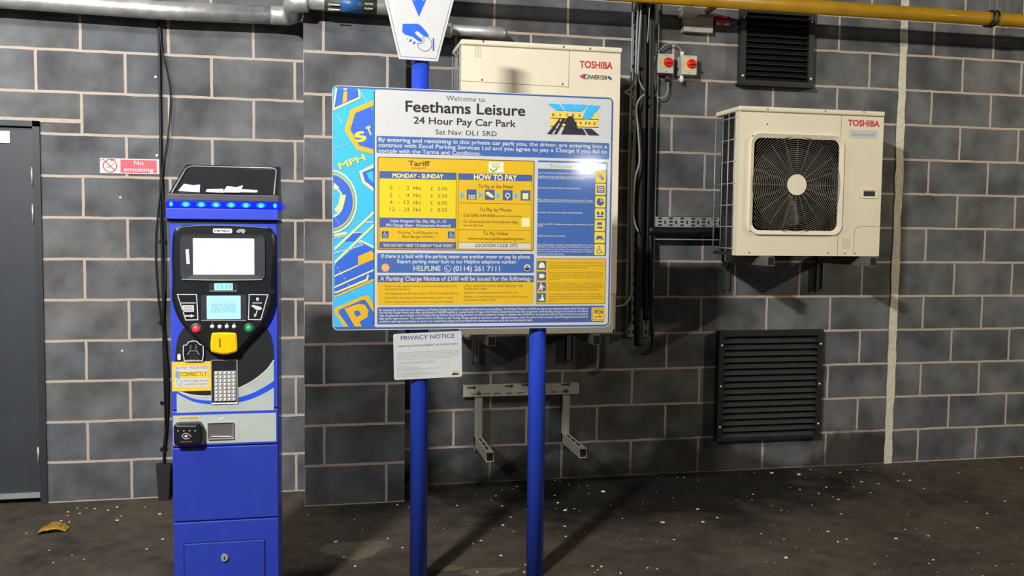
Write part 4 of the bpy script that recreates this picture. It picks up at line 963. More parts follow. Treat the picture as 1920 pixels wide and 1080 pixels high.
MB().flat([tq(*p) for p in hand], TY - .0006).flat([tq(*p) for p in ((372, 428), (395, 428), (385, 440))], TY - .0006).flat([tq(*p) for p in ((418, 440), (438, 446), (422, 472), (402, 466), (404, 458))], TY - .0006).flat([tq(*p) for p in ((455, 466), (478, 472), (462, 500), (442, 496), (444, 486))], TY - .0006).build('hand_symbol', HB, hc)
ccx, ccz = tq(578, 494); cR = tq(82, 0)[0] - tq(0, 0)[0]
mb = MB().stroke(ell(ccx, ccz, cR, cR, 40, 178, 468), .0024, TY - .0006); mb.stroke([tq(500, 488), tq(540, 490), tq(568, 470), tq(572, 445), tq(556, 418)], .002, TY - .0006)
mb.build('coin_symbol', INK_PURPLE, hc)
MB().flat([tq(*p) for p in ((668, 428), (684, 428), (684, 574), (668, 574))], TY - .0006).build('slot_symbol', mat('slot_symbol_blue', '#3c4fb0', .4), hc)

# ------------------------------------------------------------------ air conditioning outdoor units
def ac_unit(name, label, x0, x1, z0, z1, yf, fan, tall):
    t = thing(name, label, 'air conditioner', ((x0 + x1) / 2, yf + .16, z0)); yb = yf + .32
    if fan:
        fx, fz, R = fan
        hx0, hx1, hz0, hz1 = fx - .283, fx + .283, fz - .277, fz + .277
        inner = rrect(hx0, hz0, hx1, hz1, .05, 6)
        outer = []
        for p in inner:                             # matching loop on the panel outline
            ox = x0 if p[0] < hx0 + .051 else x1 if p[0] > hx1 - .051 else None
            outer.append(p)
        # front panel from four strips round the opening, plus the rounded rim
        mb = MB().box(x0, hx0, yf, yf + .02, z0, z1 - .03).box(hx1, x1, yf, yf + .02, z0, z1 - .03).box(hx0, hx1, yf, yf + .02, z0, hz0).box(hx0, hx1, yf, yf + .02, hz1, z1 - .03)
        fp_ = mb.build('front_panel', CREAM_METAL, t)
        big = rrect(hx0 - .012, hz0 - .012, hx1 + .012, hz1 + .012, .06, 6)
        sm_ = rrect(hx0 + .012, hz0 + .012, hx1 - .012, hz1 - .012, .045, 6)
        MB().ring(big, sm_, yf - .016, yf + .004, yf - .004).build('fan_surround', CREAM_METAL, fp_)
        MB().flat(rrect(hx0 - .002, hz0 - .002, hx1 + .002, hz1 + .002, .01), yf + .16).build('fan_chamber', DARK_VOID, t)
        # guard: rings and spokes
        mb = MB()
        for i in range(20):
            r = .062 + (R - .062) * i / 19
            mb.tube([(fx + r * math.cos(2 * math.pi * k / 56), yf - .008, fz + r * math.sin(2 * math.pi * k / 56)) for k in range(56)], .0017, 5, True)
        for i in range(20):
            a = 2 * math.pi * i / 20; mb.cyl((fx + .05 * math.cos(a), yf - .006, fz + .05 * math.sin(a)), (fx + R * math.cos(a), yf - .006, fz + R * math.sin(a)), .0017, 5)
        for i in range(7):                          # arcs of wire in the square corners
            for q_ in (45, 135, 225, 315):
                r = R + .012 + i * .013
                lim = .268
                ha = 40 - i * 5
                arc_ = [(fx + r * math.cos(math.radians(q_ + d)), yf - .006, fz + r * math.sin(math.radians(q_ + d))) for d in range(-ha, ha + 1, 4)]
                arc_ = [p for p in arc_ if abs(p[0] - fx) < lim and abs(p[2] - fz) < lim]
                if len(arc_) > 2: mb.tube(arc_, .0015, 5)
        mb.build('fan_guard', WIRE, t)
        MB().prism(ell(fx, fz, .0605, n=36), yf - .013, yf - .002).build('guard_hub', CREAM_METAL, t)
        mb = MB()
        for k in range(3):
            a = math.radians(120 * k + 20); P = []
            for i in range(9):
                u = i / 8
                for rr_, dy in ((.06, 0), (.24, 0)):
                    b = a + u * math.radians(70 if rr_ > .1 else 50); P.append((fx + rr_ * math.cos(b), yf + .07 + .06 * u, fz + rr_ * math.sin(b)))
            mb.add(P, [[2 * i, 2 * i + 2, 2 * i + 3, 2 * i + 1] for i in range(8)], True)
        mb.cyl((fx, yf + .05, fz), (fx, yf + .15, fz), .06, 24); mb.build('fan', mat('fan_plastic', '#191817', .4), t)
    else:
        fp_ = MB().box(x0, x1 - .003, yf, yf + .02, z0 + .22, z1 - .03, .003).build('front_panel', CREAM_METAL, t)
        MB().box(x0, x1 - .018, yf + .002, yf + .02, z0, z0 + .218, .003).build('lower_panel', CREAM_METAL, t)
    MB().box(x0, x0 + .03, yf + .02, yf + .055, z0, z1 - .03).build('corner_post', CREAM_METAL, t)
    MB().box(x1 - .012, x1, yf + .02, yb, z0, z1 - .03).build('side_panel', CREAM_METAL, t)
    MB().box(x0 - .006, x1 + .006, yf - .005, yb + .004, z1 - .03, z1, .01).build('top_cover', CREAM_METAL, t)
    MB().box(x0 + .004, x1 - .004, yf + .02, yb, z0, z0 + .02).build('base_pan', CHARCOAL, t)
    MB().box(x0 + .03, x0 + .06, yf + .06, yb - .02, z0 + .02, z1 - .03).box(x0 + .03, x1 - .02, yb - .05, yb - .02, z0 + .02, z1 - .03).build('coil', COIL, t)
    mb = MB(); xg = x0 - .004
    for y in (yf + .05, yf + .13, yf + .21, yb - .01): mb.cyl((xg, y, z0 + .02), (xg, y, z1 - .035), .0035, 6)
    nz = 7 if not tall else 12
    for i in range(nz): z = z0 + .04 + (z1 - z0 - .1) * i / (nz - 1); mb.cyl((xg, yf + .035, z), (xg, yb, z), .003, 6)
    mb.build('side_guard', GALV, t)
    return t, fp_
AR = (3.383, 4.302, 1.402, 2.257, -.5)
acr, fpr = ac_unit('outdoor_unit', 'smaller cream air conditioner with round fan grille on right wall', *AR, (3.746, 1.814, .278), False)
YA = -.5
def aq(px, py, k=1): p = at(px, py, YA); return p.x, p.z
xa, za = aq(1590, 235.5); xb, _ = aq(1648.5, 236)
MB().text('TOSHIBA', xa, xb, za, .034, YA - .0012, .03).build('maker_lettering', mat('maker_red', '#c8303a', .4), acr)
lb_ = MB().flat(rrect(*aq(1592, 258), *aq(1645, 245), .003), YA - .0008).build('white_label', WHITE_VINYL, acr)
xa, za = aq(1599, 254); xb, _ = aq(1638, 254); MB().text('DIGITAL INVERTER', xa, xb, za, .011, YA - .0014, 0).build('label_text', INK_GREY, lb_)
MB().ring(rrect(*aq(1615, 371), *aq(1645, 356), .004), rrect(*aq(1619, 368), *aq(1641, 359), .003), YA - .006, YA, YA - .001).build('handle_surround', CREAM_METAL, acr)
MB().flat(rrect(*aq(1618, 369), *aq(1642, 358), .003), YA - .0008).build('hand_grip', CHARCOAL, acr)
SEAM = mat('panel_seam', '#7c7666', .6)
mb = MB(); mb.stroke([aq(1578, 212), aq(1570, 478)], .0022, YA - .0006).stroke([aq(1647, 425), aq(1616, 424), aq(1606, 427), aq(1602, 434), aq(1600, 478)], .0022, YA - .0006)
mb.build('panel_seam', SEAM, acr)
MB().box(AR[0], AR[1], YA - .0062, YA - .004, 2.2262, 2.2285).build('cover_seam', SEAM, acr)
SCR = mat('screw_grey', '#6d6a60', .4, .5)
for px, py in ((1439, 205), (1547, 208), (1619, 210), (1439, 233), (1405, 474), (1553, 474), (1584, 475), (1604, 475)):
    x, z = aq(px, py); MB().dome((x, YA - (.005 if z > 2.227 else 0), z), .005, .003, 8).build('screw', SCR, acr)
mb = MB()
for px in range(1580, 1594, 3): mb.stroke([aq(px, 447), aq(px + 1, 466)], .002, YA - .0007)
mb.build('drain_slots', mat('slot_stain', '#a89f88', .7), acr)
# left tall unit behind the tariff board
AL = (1.778, 2.668, .962, 2.545, -.5)
acl, fpl = ac_unit('outdoor_unit', 'taller cream air conditioner mostly hidden behind the tariff board', *AL, None, True)
xa, za = aq(1087, 126.5); xb, _ = aq(1148, 127)
MB().text('TOSHIBA', xa, xb, za, .036, YA - .0012, .03).build('maker_lettering', mat('maker_red', '#c8303a', .4), acl)
xa, za = aq(1101, 148); xb, _ = aq(1138, 149)
MB().text('INVERTER', xa, xb, za, .022, YA - .0012, .02, shear=.25).build('inverter_lettering', INK, acl)
mb = MB(); q = lambda x, y: aq(850 + x * .2592, 50 + y * .2592)
mb.flat([q(*p) for p in ((958, 340), (935, 345), (912, 358), (925, 372), (958, 385), (935, 362))], YA - .0012).build('red_swoosh', INK_RED, acl)
mb = MB(); mb.flat([q(*p) for p in ((975, 342), (950, 348), (935, 360), (948, 374), (972, 384), (950, 362))], YA - .0014)
mb.flat(ell(*q(1126, 368), .007, .009, 12), YA - .0012).flat(ell(*q(1139, 378), .006, .008, 12), YA - .0012).build('blue_swoosh', INK_PURPLE, acl)
mb = MB().stroke([q(840, 165), q(833, 445)], .0025, YA - .0006).stroke([q(60, 392), q(835, 437)], .0025, YA - .0006); mb.build('panel_seam', SEAM, acl)
MB().box(AL[0], AL[1], YA - .0062, YA - .004, 2.5142, 2.5165).build('cover_seam', SEAM, acl)
for px, py in ((215, 106), (797, 147), (988, 160), (208, 385), (790, 415)):
    x, z = q(px, py); MB().dome((x, YA - (.005 if z > 2.515 else 0), z), .006, .003, 8).build('screw', SCR, acl)
mb = MB()
for i in range(4): mb.stroke([q(160 + i * 13, 142), q(158 + i * 13, 222)], .0025, YA - .0007)
mb.build('vent_slots', mat('slot_stain', '#a89f88', .7), acl)

def bracket(label, xs, ztop, yl, zleg, m_, rail=None, arm_h=.05):
    t = thing('wall_bracket', label, 'bracket', (sum(xs) / 2, 0, zleg))
    for x in xs:
        MB().box(x - .022, x + .022, -.004, 0, zleg, ztop).box(x - .022, x - .018, -.03, -.003, zleg, ztop).box(x + .018, x + .022, -.03, -.003, zleg, ztop).build('upright', m_, t)
        mb = MB().box(x - .022, x + .022, yl, 0, ztop - .004, ztop).box(x - .022, x - .018, yl, -.002, ztop - arm_h, ztop - .003).box(x + .018, x + .022, yl, -.002, ztop - arm_h, ztop - .003).box(x - .022, x + .022, yl, 0, ztop - arm_h - .004, ztop - arm_h)
        a_ = mb.build('arm', m_, t)
        mb = MB()
        for k in range(3): y = yl * (.25 + .25 * k); mb.box(x - .006, x + .006, y - .035, y + .035, ztop, ztop + .001)
        mb.build('arm_slots', BLACK_MATT, a_)
        MB().box(x - .018, x + .018, yl - .001, yl + .004, ztop - arm_h + .001, ztop - .004).build('arm_end', BLACK_MATT, a_)
    if rail:
        z0, z1 = rail
        r_ = MB().box(xs[0] - .10, xs[1] + .075, -.012, -.004, z0, z1, .002).box(xs[0] - .10, xs[1] + .075, -.03, -.01, z0, z0 + .004).box(xs[0] - .10, xs[1] + .075, -.03, -.01, z1 - .004, z1).build('rail', m_, t)
        MB().box(xs[0] - .10, xs[1] + .075, -.031, -.029, z0 + .002, z1 - .002).build('rail_face', m_, r_)
        mb = MB()
        for f in (.07, .42, .62, .9): x = xs[0] - .1 + (xs[1] - xs[0] + .175) * f; mb.flat(rrect(x - .02, z1 - .025, x + .015, z1 - .018, .003), -.0316).flat(ell(x + .018, z1 - .021, .008, n=10), -.0316)
        for i in range(9): x = xs[0] - .05 + i * .085; mb.flat(rrect(x, z0 + .012, x + .05, z0 + .017, .002), -.0316)
        mb.build('rail_slots', mat('slot_shadow', '#3a3933', .7), r_)
        for x in xs: MB().dome((x, -.0312, z0 + .018), .012, .008, 10).build('bolt', SCR, t)
    return t
bracket('empty cream wall bracket low on wall between the blue posts', (1.968, 2.512), .288, -.41, .20, BRACKET_CREAM, None)
eb_ = [o for o in bpy.data.objects if o.get('label', '').startswith('empty cream')][0]
for x in (1.968, 2.512):
    MB().box(x - .022, x + .022, -.012, -.003, .25, .56, .002).box(x - .022, x - .018, -.034, -.01, .25, .56).box(x + .018, x + .022, -.034, -.01, .25, .56).box(x - .022, x + .022, -.035, -.033, .25, .56).build('upright', BRACKET_CREAM, eb_)
rl = MB().box(1.872, 2.59, -.045, -.036, .535, .602, .002).box(1.872, 2.59, -.036, 0, .597, .602).box(1.872, 2.59, -.036, 0, .535, .54).build('rail', BRACKET_CREAM, eb_)
mb = MB()
for px, py in ((885, 727), (955, 724), (987, 722), (1062, 721)):
    p = at(px, py, -.0456); mb.flat(rrect(p.x - .03, p.z - .005, p.x + .01, p.z + .005, .004), -.0456).flat(ell(p.x + .014, p.z, .010, n=10), -.0456)
for i in range(9): x = 1.92 + i * .07; mb.flat(rrect(x, .550, x + .042, .555, .002), -.0456)
mb.build('rail_slots', mat('slot_shadow', '#3a3933', .7), rl)
for x in (1.968, 2.512): MB().dome((x, -.045, .558), .012, .008, 10).build('bolt', SCR, eb_)
bracket('dark bracket pair under the right air conditioner', (3.55, 4.20), 1.40, -.60, 1.17, mat('bracket_grey', '#6f706b', .5, .3))
bracket('bracket legs under the left tall air conditioner', (1.945, 2.535), .96, -.56, .74, mat('bracket_grey', '#6f706b', .5, .3))

# ------------------------------------------------------------------ louvred vents
def vent(label, x0, x1, z0, z1, n, edge, sill=False):
    t = thing('louvre_vent', label, 'vent', ((x0 + x1) / 2, 0, z0)); f = .036; yf = -.045
    mb = MB().box(x0, x0 + f, yf, 0, z0, z1).box(x1 - f, x1, yf, 0, z0, z1).box(x0 + f, x1 - f, yf, 0, z1 - f, z1).box(x0 + f, x1 - f, yf, 0, z0, z0 + f * .6)
    mb.build('frame', edge, t)
    MB().box(x0 + f, x1 - f, -.006, -.001, z0 + f * .6, z1 - f).build('backing', DARK_VOID, t)
    zs = z0 + f * .6; h = (z1 - f - zs) / n
    for i in range(n):
        z = zs + i * h
        V = [(x0 + f, yf + .002, z), (x1 - f, yf + .002, z), (x1 - f, -.01, z + h * .72), (x0 + f, -.01, z + h * .72), (x0 + f, yf + .002, z - .003), (x1 - f, yf + .002, z - .003), (x1 - f, -.01, z + h * .72 - .003), (x0 + f, -.01, z + h * .72 - .003)]
        MB().add(V, [[0, 1, 2, 3], [4, 5, 6, 7], [0, 1, 5, 4], [2, 3, 7, 6], [0, 3, 7, 4], [1, 2, 6, 5]]).build('slat', VENT_BLACK if sill else mat('slat_grey', '#2c2c2b', .55, var=.2), t)
    if sill: MB().box(x0 - .012, x1, yf - .018, -.001, z0 - .012, z0 + .004).build('sill', VENT_BLACK, t)
    for fx in (x0 + f * .5, x1 - f * .5):
        for v in ((.13, .5, .87) if not sill else (.15, .9)):
            MB().dome((fx, yf, z0 + (z1 - z0) * (1 - v)), .0075, .005, 10).build('screw', mat('bright_screw', '#e8e8e4', .3, .3), t)
    return t
vent('large black louvred vent low on the right wall', 3.505, 4.23, .205, .912, 16, VENT_BLACK)
vent('black louvred vent at top of wall behind yellow pipe', 3.597, 4.098, 2.462, 2.935, 12, mat('dark_steel_frame', '#3b3d3c', .4, .5), True)

# ------------------------------------------------------------------ pipes
yp = thing('gas_pipe', 'yellow painted pipe running across the top right of wall', 'pipe', (5, -.3, 2.84))
MB().cyl((1.2, -.3, 2.889), (11.5, -.3, 2.889), .0415, 24).build('pipe', GAS_YEL, yp)
hx = at(1857, 40, -.3).x
clp = thing('pipe_hanger', 'dark ring clip with two rods holding the yellow pipe', 'pipe clip', (hx, -.3, 2.84))
mb = MB()
for dx in (-.012, .022): mb.tube([(hx + dx + .012 * math.sin(a) , -.3 + .0475 * math.cos(a), 2.889 + .0475 * math.sin(a)) for a in [2 * math.pi * k / 28 for k in range(28)]], .0075, 6, True)
mb.build('ring', BLACK_GLOSS, clp)
for dx in (-.012, .042): MB().cyl((hx + dx, -.3, 2.935), (hx + dx + .004, -.3, H), .005, 8).build('rod', GALV, clp)
sv = thing('insulated_pipe', 'silver foil clad pipe stepping round the pier at top left', 'pipe', (.5, -.15, 2.6))
R_ = .049; zc = 2.683
path = [(-5, -.10, 2.70), (-.6, -.10, 2.704), (.2, -.10, 2.691), (.80, -.10, 2.699)]
MB().tube(path, R_, 20).build('cladding', FOIL, sv)
ex = .89
MB().tube(spline([(.78, -.10, 2.699), (.86, -.11, 2.699), (.895, -.16, 2.70), (.90, -.28, 2.695), (.90, -.36, 2.70), (.92, -.41, 2.703), (.98, -.42, 2.705)], 4), .051, 20).build('elbow', FOIL, sv)
MB().tube([(.97, -.42, 2.712), (1.6, -.42, 2.703)], .042, 20).build('pier_length', FOIL, sv)
MB().tube(spline([(1.58, -.42, 2.703), (1.64, -.41, 2.70), (1.67, -.34, 2.69), (1.67, -.16, 2.68), (1.70, -.10, 2.675), (1.78, -.10, 2.673)], 4), .042, 20).build('return_elbow', FOIL, sv)
MB().tube([(1.76, -.10, 2.675), (1.98, -.10, 2.674), (2.0, -.10, 2.676), (2.08, -.10, 2.672), (2.095, -.09, 2.67)], [.031, .031, .034, .033, .02], 20).build('thin_length', FOIL, sv)
def band(name, px0, px1, m_, r=.0432):
    xa, xb = at(px0, 8, -.42).x, at(px1, 8, -.42).x
    return MB().tube([(xa, -.42, 2.7085), (xb, -.42, 2.7075)], r, 24).build(name, m_, sv)
band('identification_tape', 608, 706, mat('tape_green', '#2f3b28', .5)); b2 = band('blue_tape', 638, 678, mat('tape_blue', '#2b5a8e', .4), .0436)
mb = MB(); yt = -.4655
for py, L in ((8, 24), (17, 24)):
    a = at(614, py, yt); b = at(637, py + 1, yt)
    mb.stroke([(a.x + .008, a.z), (b.x, a.z)], .007, yt).flat([(a.x, a.z), (a.x + .014, a.z + .009), (a.x + .014, a.z - .009)], yt)
    a = at(684, py - 2, yt); b = at(699, py - 2, yt); mb.text('HEATING' if py < 10 else 'FLOW', a.x, b.x, a.z - .006, .008, yt, .03)
mb.build('tape_marks', WHITE_VINYL, sv)
# foot valve support box and tag beneath the yellow pipe
sb = thing('pipe_support', 'white painted pipe support bracket under left end of yellow pipe', 'pipe bracket', (at(1310, 60).x, -.05, 2.66))
a, b = at(1283, 24, -.05), at(1337, 62, -.05)
MB().box(a.x, b.x, -.05, 0, b.z, a.z, .003).build('pad', mat('dirty_white_paint', '#a8a497', .6, var=.2, scale=20), sb)
P = [at(px, py, -.12) for px, py in ((1281, 12), (1300, 12), (1303, 19), (1326, 20), (1308, 29), (1281, 28))]
MB().prism([(p.x, p.z) for p in P], -.12, -.05).build('bracket_arm', mat('white_paint', '#c8c5ba', .5, var=.1), sb)
p = at(1331, 20, -.09); MB().cyl((p.x, -.25, p.z + .02), (p.x, -.05, p.z + .005), .02, 14).build('branch_stub', mat('rust_paint', '#7b5420', .6, var=.3, scale=40), sb)
a, b = at(1342, 29, -.02), at(1368, 49, -.02)
rt = thing('red_tag', 'small red label with white lines on wall near black vent', 'label', ((a.x + b.x) / 2, -.02, b.z))
MB().box(a.x, b.x, -.022, 0, b.z, a.z).build('plate', mat('tag_red', '#a81c28', .45), rt)
mb = MB()
for pts_ in ([(1343, 45), (1352, 45)], [(1357, 46), (1367, 46)], [(1354, 33), (1363, 32)]):
    q1, q2 = at(*pts_[0], -.0226), at(*pts_[1], -.0226); mb.stroke([(q1.x, q1.z), (q2.x, q2.z)], .014 if pts_[0][1] > 40 else .006, -.0226)
mb.build('white_marks', WHITE_VINYL, rt)

# ------------------------------------------------------------------ vertical run of tray, pipes and cables
def cable(name, label, pts_, Y, r, m_, cat='cable', group=None, n=6):
    P = []
    for p in pts_:
        yy = p[2] if len(p) > 2 else Y
        P.append(at(p[0], p[1], yy))
    return tag(MB().tube(spline(P, n), r, 10).build(name, m_), label, cat, group)
xl, xr_ = at(1178, 600, -.05).x, at(1224, 600, -.05).x
tr_ = thing('cable_tray', 'tall vertical perforated steel cable tray behind the black pipes', 'cable tray', ((xl + xr_) / 2, 0, .93))
zt0 = at(1190, 632, -.02).z
MB().box(xl, xr_, -.012, -.008, zt0, H).build('back_plate', mat('tray_steel', '#8a8c89', .5, .4), tr_)
for x in (xl, xr_): MB().box(x - .0015, x + .0015, -.05, -.008, zt0, H).build('flange', GALV, tr_)
mb = MB(); z = zt0 + .03
while z < H - .1:
    for x in (xl + .02, xl + .045, xr_ - .03): mb.flat(rrect(x - .006, z - .012, x + .006, z + .012, .004), -.0125)
    z += .06
mb.build('perforations', BLACK_MATT, tr_)
PB = [(1206, -260), (1204, -40), (1203, 100), (1201, 300), (1198, 500), (1197, 620), (1198, 648)]
cable('insulated_black_pipe', 'left of two thick black insulated pipes on the vertical tray', PB, -.14, .030, BLACK_RUB, 'pipe', 'black insulated pipes', 5)
cable('insulated_black_pipe', 'right of two thick black insulated pipes on the vertical tray', [(1223, -260), (1221, -40), (1219, 100), (1216, 300), (1213, 420), (1211, 520), (1210, 600)], -.09, .027, BLACK_RUB, 'pipe', 'black insulated pipes', 5)
cable('black_hose', 'thin black hose curling under the bottom of vertical pipes', [(1219, 440), (1221, 520), (1223, 600), (1224, 640), (1220, 655), (1212, 662), (1204, 661)], -.135, .011, BLACK_RUB, 'hose')
GC = 'thin grey cables beside the black pipes'
cable('grey_cable', 'leftmost straight grey cable clipped beside the black pipes', [(1187, -30), (1184, 120), (1181, 220), (1179, 330), (1176, 500), (1174, 575)], -0.184, .0045, GREY_CABLE, group=GC)
cable('grey_cable', 'grey cable bending left behind the upper left air conditioner', [(1199, -30), (1194, 60), (1192, 120), (1190, 150), (1182, 166), (1170, 173)], -0.197, .0055, GREY_CABLE, group=GC)
cable('grey_cable', 'grey cable bending right into the black pipes at top', [(1205, -30), (1199, 60), (1196, 125), (1198, 150), (1208, 170)], -0.210, .005, GREY_CABLE, group=GC)
cable('grey_cable', 'grey cable looping left to the base of left air conditioner', [(1172, 174), (1184, 180), (1191, 194), (1190, 240), (1185, 330), (1184, 450), (1184, 535), (1180, 560), (1168, 572), (1148, 575)], -0.223, .0055, GREY_CABLE, group=GC)
cable('grey_cable', 'grey cable bowing right midway down the black pipes', [(1208, 177), (1198, 187), (1193, 205), (1196, 240), (1199, 300), (1191, 335), (1187, 390), (1191, 420), (1197, 434)], -0.236, .0055, GREY_CABLE, group=GC)
cable('grey_cable', 'short grey cable at top right side of the black pipes', [(1219, -10), (1217, 30), (1214, 80)], -0.249, .003, GREY_CABLE, group=GC)
mb = MB()
for px, py, w_ in ((1192, 125, 9), (1190, 30, 10), (1187, 200, 8), (1187, 306, 8)):
    a, b = at(px - w_, py, -.152), at(px + w_, py + 1, -.152); mb.stroke([(a.x, a.z), (b.x, b.z)], .007, -.152)
tag(MB().box(*(lambda a, b: (a.x, b.x))(at(1182, 124, -.15), at(1198, 124, -.15)), -.200, -.178, at(1190, 127, -.186).z, at(1190, 124, -.15).z).build('cable_tie', BLACK_RUB), 'black cable tie round grey cables beside the upper air conditioner', 'cable tie')
# horizontal tray to the right unit
xa, xb = at(1229, 410, -.06).x, at(1352, 410, -.06).x
ht = thing('cable_tray', 'short horizontal perforated steel tray left of the right air conditioner', 'cable tray', ((xa + xb) / 2, -.03, 1.52))
za, zb = at(1280, 406, -.06).z, at(1280, 426, -.06).z
MB().box(xa, xb, -.06, -.057, zb, za).box(xa, xb, -.06, 0, za - .003, za).build('face', GALV, ht)
mb = MB(); x = xa + .03
while x < xb - .03:
    for fz in (.2, .5, .82): zc_ = za + (zb - za) * fz; mb.flat(rrect(x - .012, zc_ - .005, x + .012, zc_ + .005, .003), -.0606)
    mb.flat(rrect(x + .028, zb + .018, x + .038, zb + .042, .004), -.0606); x += .072
mb.build('perforations', BLACK_MATT, ht)
zl = at(1280, 448, -.06).z
MB().box(xa, xb, -.075, 0, zl - .006, zl).build('lower_flange', GALV, ht)
cable('insulated_black_pipe', 'horizontal black insulated pipe feeding the right air conditioner', [(1215, 432), (1260, 434), (1300, 434), (1346, 434)], -.105, .026, BLACK_RUB, 'pipe', 'black insulated pipes', 4)

# ------------------------------------------------------------------ isolator switches
def isolator(label, px0, py0, px1, py1, Yf, kx, ky, plate):
    a, b = at(px0, py0, Yf), at(px1, py1, Yf)
    t = thing('isolator_switch', label, 'switch', ((a.x + b.x) / 2, 0, b.z), 'isolator switches')
    MB().box(a.x, b.x, Yf, 0, b.z, a.z, .004).build('box', mat('isolator_grey', '#bdbbb0', .45), t)
    p, q_ = at(plate[0], plate[1], Yf), at(plate[2], plate[3], Yf)
    MB().prism(rrect(p.x, q_.z, q_.x, p.z, .003), Yf - .003, Yf).build('yellow_plate', YEL_SW, t)
    k = at(kx, ky, Yf)
    kn = MB().tube([(k.x, Yf - .003, k.z), (k.x, Yf - .012, k.z), (k.x, Yf - .02, k.z), (k.x, Yf - .021, k.z)], [.029, .029, .025, .02], 24).build('knob', RED_SW, t)
    MB().box(k.x - .024, k.x + .024, Yf - .036, Yf - .018, k.z - .008, k.z + .008, .004).build('knob_grip', RED_SW, kn)
    for dz in (a.z - .01, b.z + .01): MB().dome(((a.x + b.x) / 2, Yf, dz), .004, .002, 8).build('screw', SCR, t)
    return t, a, b
t, a, b = isolator('left red rotary isolator switch with dark cable gland below', 1235, 100, 1263, 138, -.085, 1252.5, 117, (1241, 108, 1261, 127))
g = at(1251, 146, -.05); MB().cyl((g.x, -.05, b.z - .045), (g.x, -.05, b.z), .014, 12).build('gland', mat('dark_gland', '#3a2020', .5), t)
t, a, b = isolator('right red rotary isolator switch with white glands', 1279.5, 103, 1306.5, 141, -.085, 1296, 120, (1284, 109, 1305, 132))
g = at(1277, 100, -.05)
for z0_, z1_ in ((a.z, a.z + .026), (b.z - .04, b.z)): MB().cyl((a.x + .012, -.05, z0_), (a.x + .012, -.05, z1_), .012, 12).build('gland', WHITE_PLASTIC, t)
cable('switch_cable', 'grey cable arching from the right isolator over the left one', [(a_, b_) for a_, b_ in ((1278, 99), (1275, 92), (1268, 85), (1257, 82), (1244, 87), (1234, 101), (1228, 120), (1226, 145), (1229, 168), (1234, 192))], -.05, .004, GREY_CABLE)
cable('switch_cable', 'grey cable looping below the left isolator into the pipes', [(1252, 150), (1252, 168), (1249, 177), (1243, 183), (1235, 183), (1225, 177)], -.05, .0045, GREY_CABLE)

# ------------------------------------------------------------------ cables on the left wall
CB = 'black cables beside the pay machine'
cable('wall_cable', 'main straight black cable running down wall left of pay machine', [(297, 30), (299, 90), (300, 160), (301, 240), (302, 330), (301, 380), (303, 440), (305, 520), (307, 600), (311, 650), (312, 720), (312, 790), (308, 840), (307, 885)], -.012, .0075, BLACK_RUB, group=CB)
cable('wall_cable', 'slack thin black cable bowing out beside the straight one', [(299, 30), (303, 90), (312, 130), (319, 170), (319, 205), (314, 260), (306, 310), (302, 350), (296, 400), (292, 450), (293, 510), (299, 580), (308, 640), (315, 700), (314, 780), (309, 840)], -.02, .0042, BLACK_RUB, group=CB)
cable('wall_cable', 'thin black cable crossing behind the lower straight cable', [(303, 330), (306, 390), (309, 460), (308, 540), (306, 600), (306, 660), (308, 720), (310, 800)], -.026, .0042, BLACK_RUB, group=CB)
for k, (px, py) in enumerate(((291.5, 144), (294, 291.5), (300, 452.5), (300, 604), (303, 755), (303, 842))):
    p = at(px, py, -.006)
    o = MB().dome((p.x, -.004, p.z), .0095, .012, 12).box(p.x - .008, p.x + .03, -.012, 0, p.z - .006, p.z + .004).build('cable_clip', mat('clip_black', '#1c1c1e', .3)) if k > 1 else MB().dome((p.x, 0, p.z), .008, .006, 10).build('cable_clip', WHITE_PLASTIC)
    tag(o, ['white pin fixing beside black cable, topmost on left wall', 'white pin fixing just above the no smoking sign', 'black cable clip at screen height left of pay machine', 'black cable clip at coin slot height left of pay machine', 'black cable clip level with the card reader', 'lowest black cable clip above the cable shroud'][k], 'cable clip', 'cable fixings on the left wall')
for px, py, lb_ in ((226, 371, 'small screw plug in block below the no smoking sign'), (229, 659, 'small screw plug in the block left of coin slot')):
    p = at(px, py); tag(MB().dome((p.x, 0, p.z), .009, .004, 10).build('screw_plug', STEEL), lb_, 'screw')
p0, p1 = at(292, 874, -.05), at(318, 938, -.05)
bt = MB(); a, b, c, d = at(292, 873, -.06), at(319, 873, -.06), at(316, 938, -.06), at(297, 938, -.06)
bt.prism([(a.x, a.z), (b.x, b.z), (c.x, max(.002, c.z)), (d.x, max(.002, d.z))], -.06, 0)
tag(bt.build('cable_shroud', mat('shroud_black', '#1d1d1d', .6)), 'black tapered cable shroud at wall foot beside pay machine', 'cable cover')

# ------------------------------------------------------------------ litter
p = atz(100, 997)
lf = MB(); P = []; F = []
nx, ny = 9, 5
for j in range(ny):
    for i in range(nx):
        u, v = i / (nx - 1), j / (ny - 1)
        wv = math.sin(v * math.pi) ** .5 if 0 < v < 1 else .35
        P.append((p.x - .065 + .13 * u, p.y - .03 * wv + .07 * (v - .5) + .02 * u, .004 + .03 * math.sin(math.pi * u) * (.4 + .6 * v) + random.uniform(0, .008)))
F = [[j * nx + i, j * nx + i + 1, (j + 1) * nx + i + 1, (j + 1) * nx + i] for j in range(ny - 1) for i in range(nx - 1)]
lf.add(P, F, True)
tag(lf.build('crumpled_wrapper', mat('yellow_wrapper', '#9a7420', .5, var=.5, scale=40)), 'crumpled yellow wrapper on floor in front of the door', 'litter')

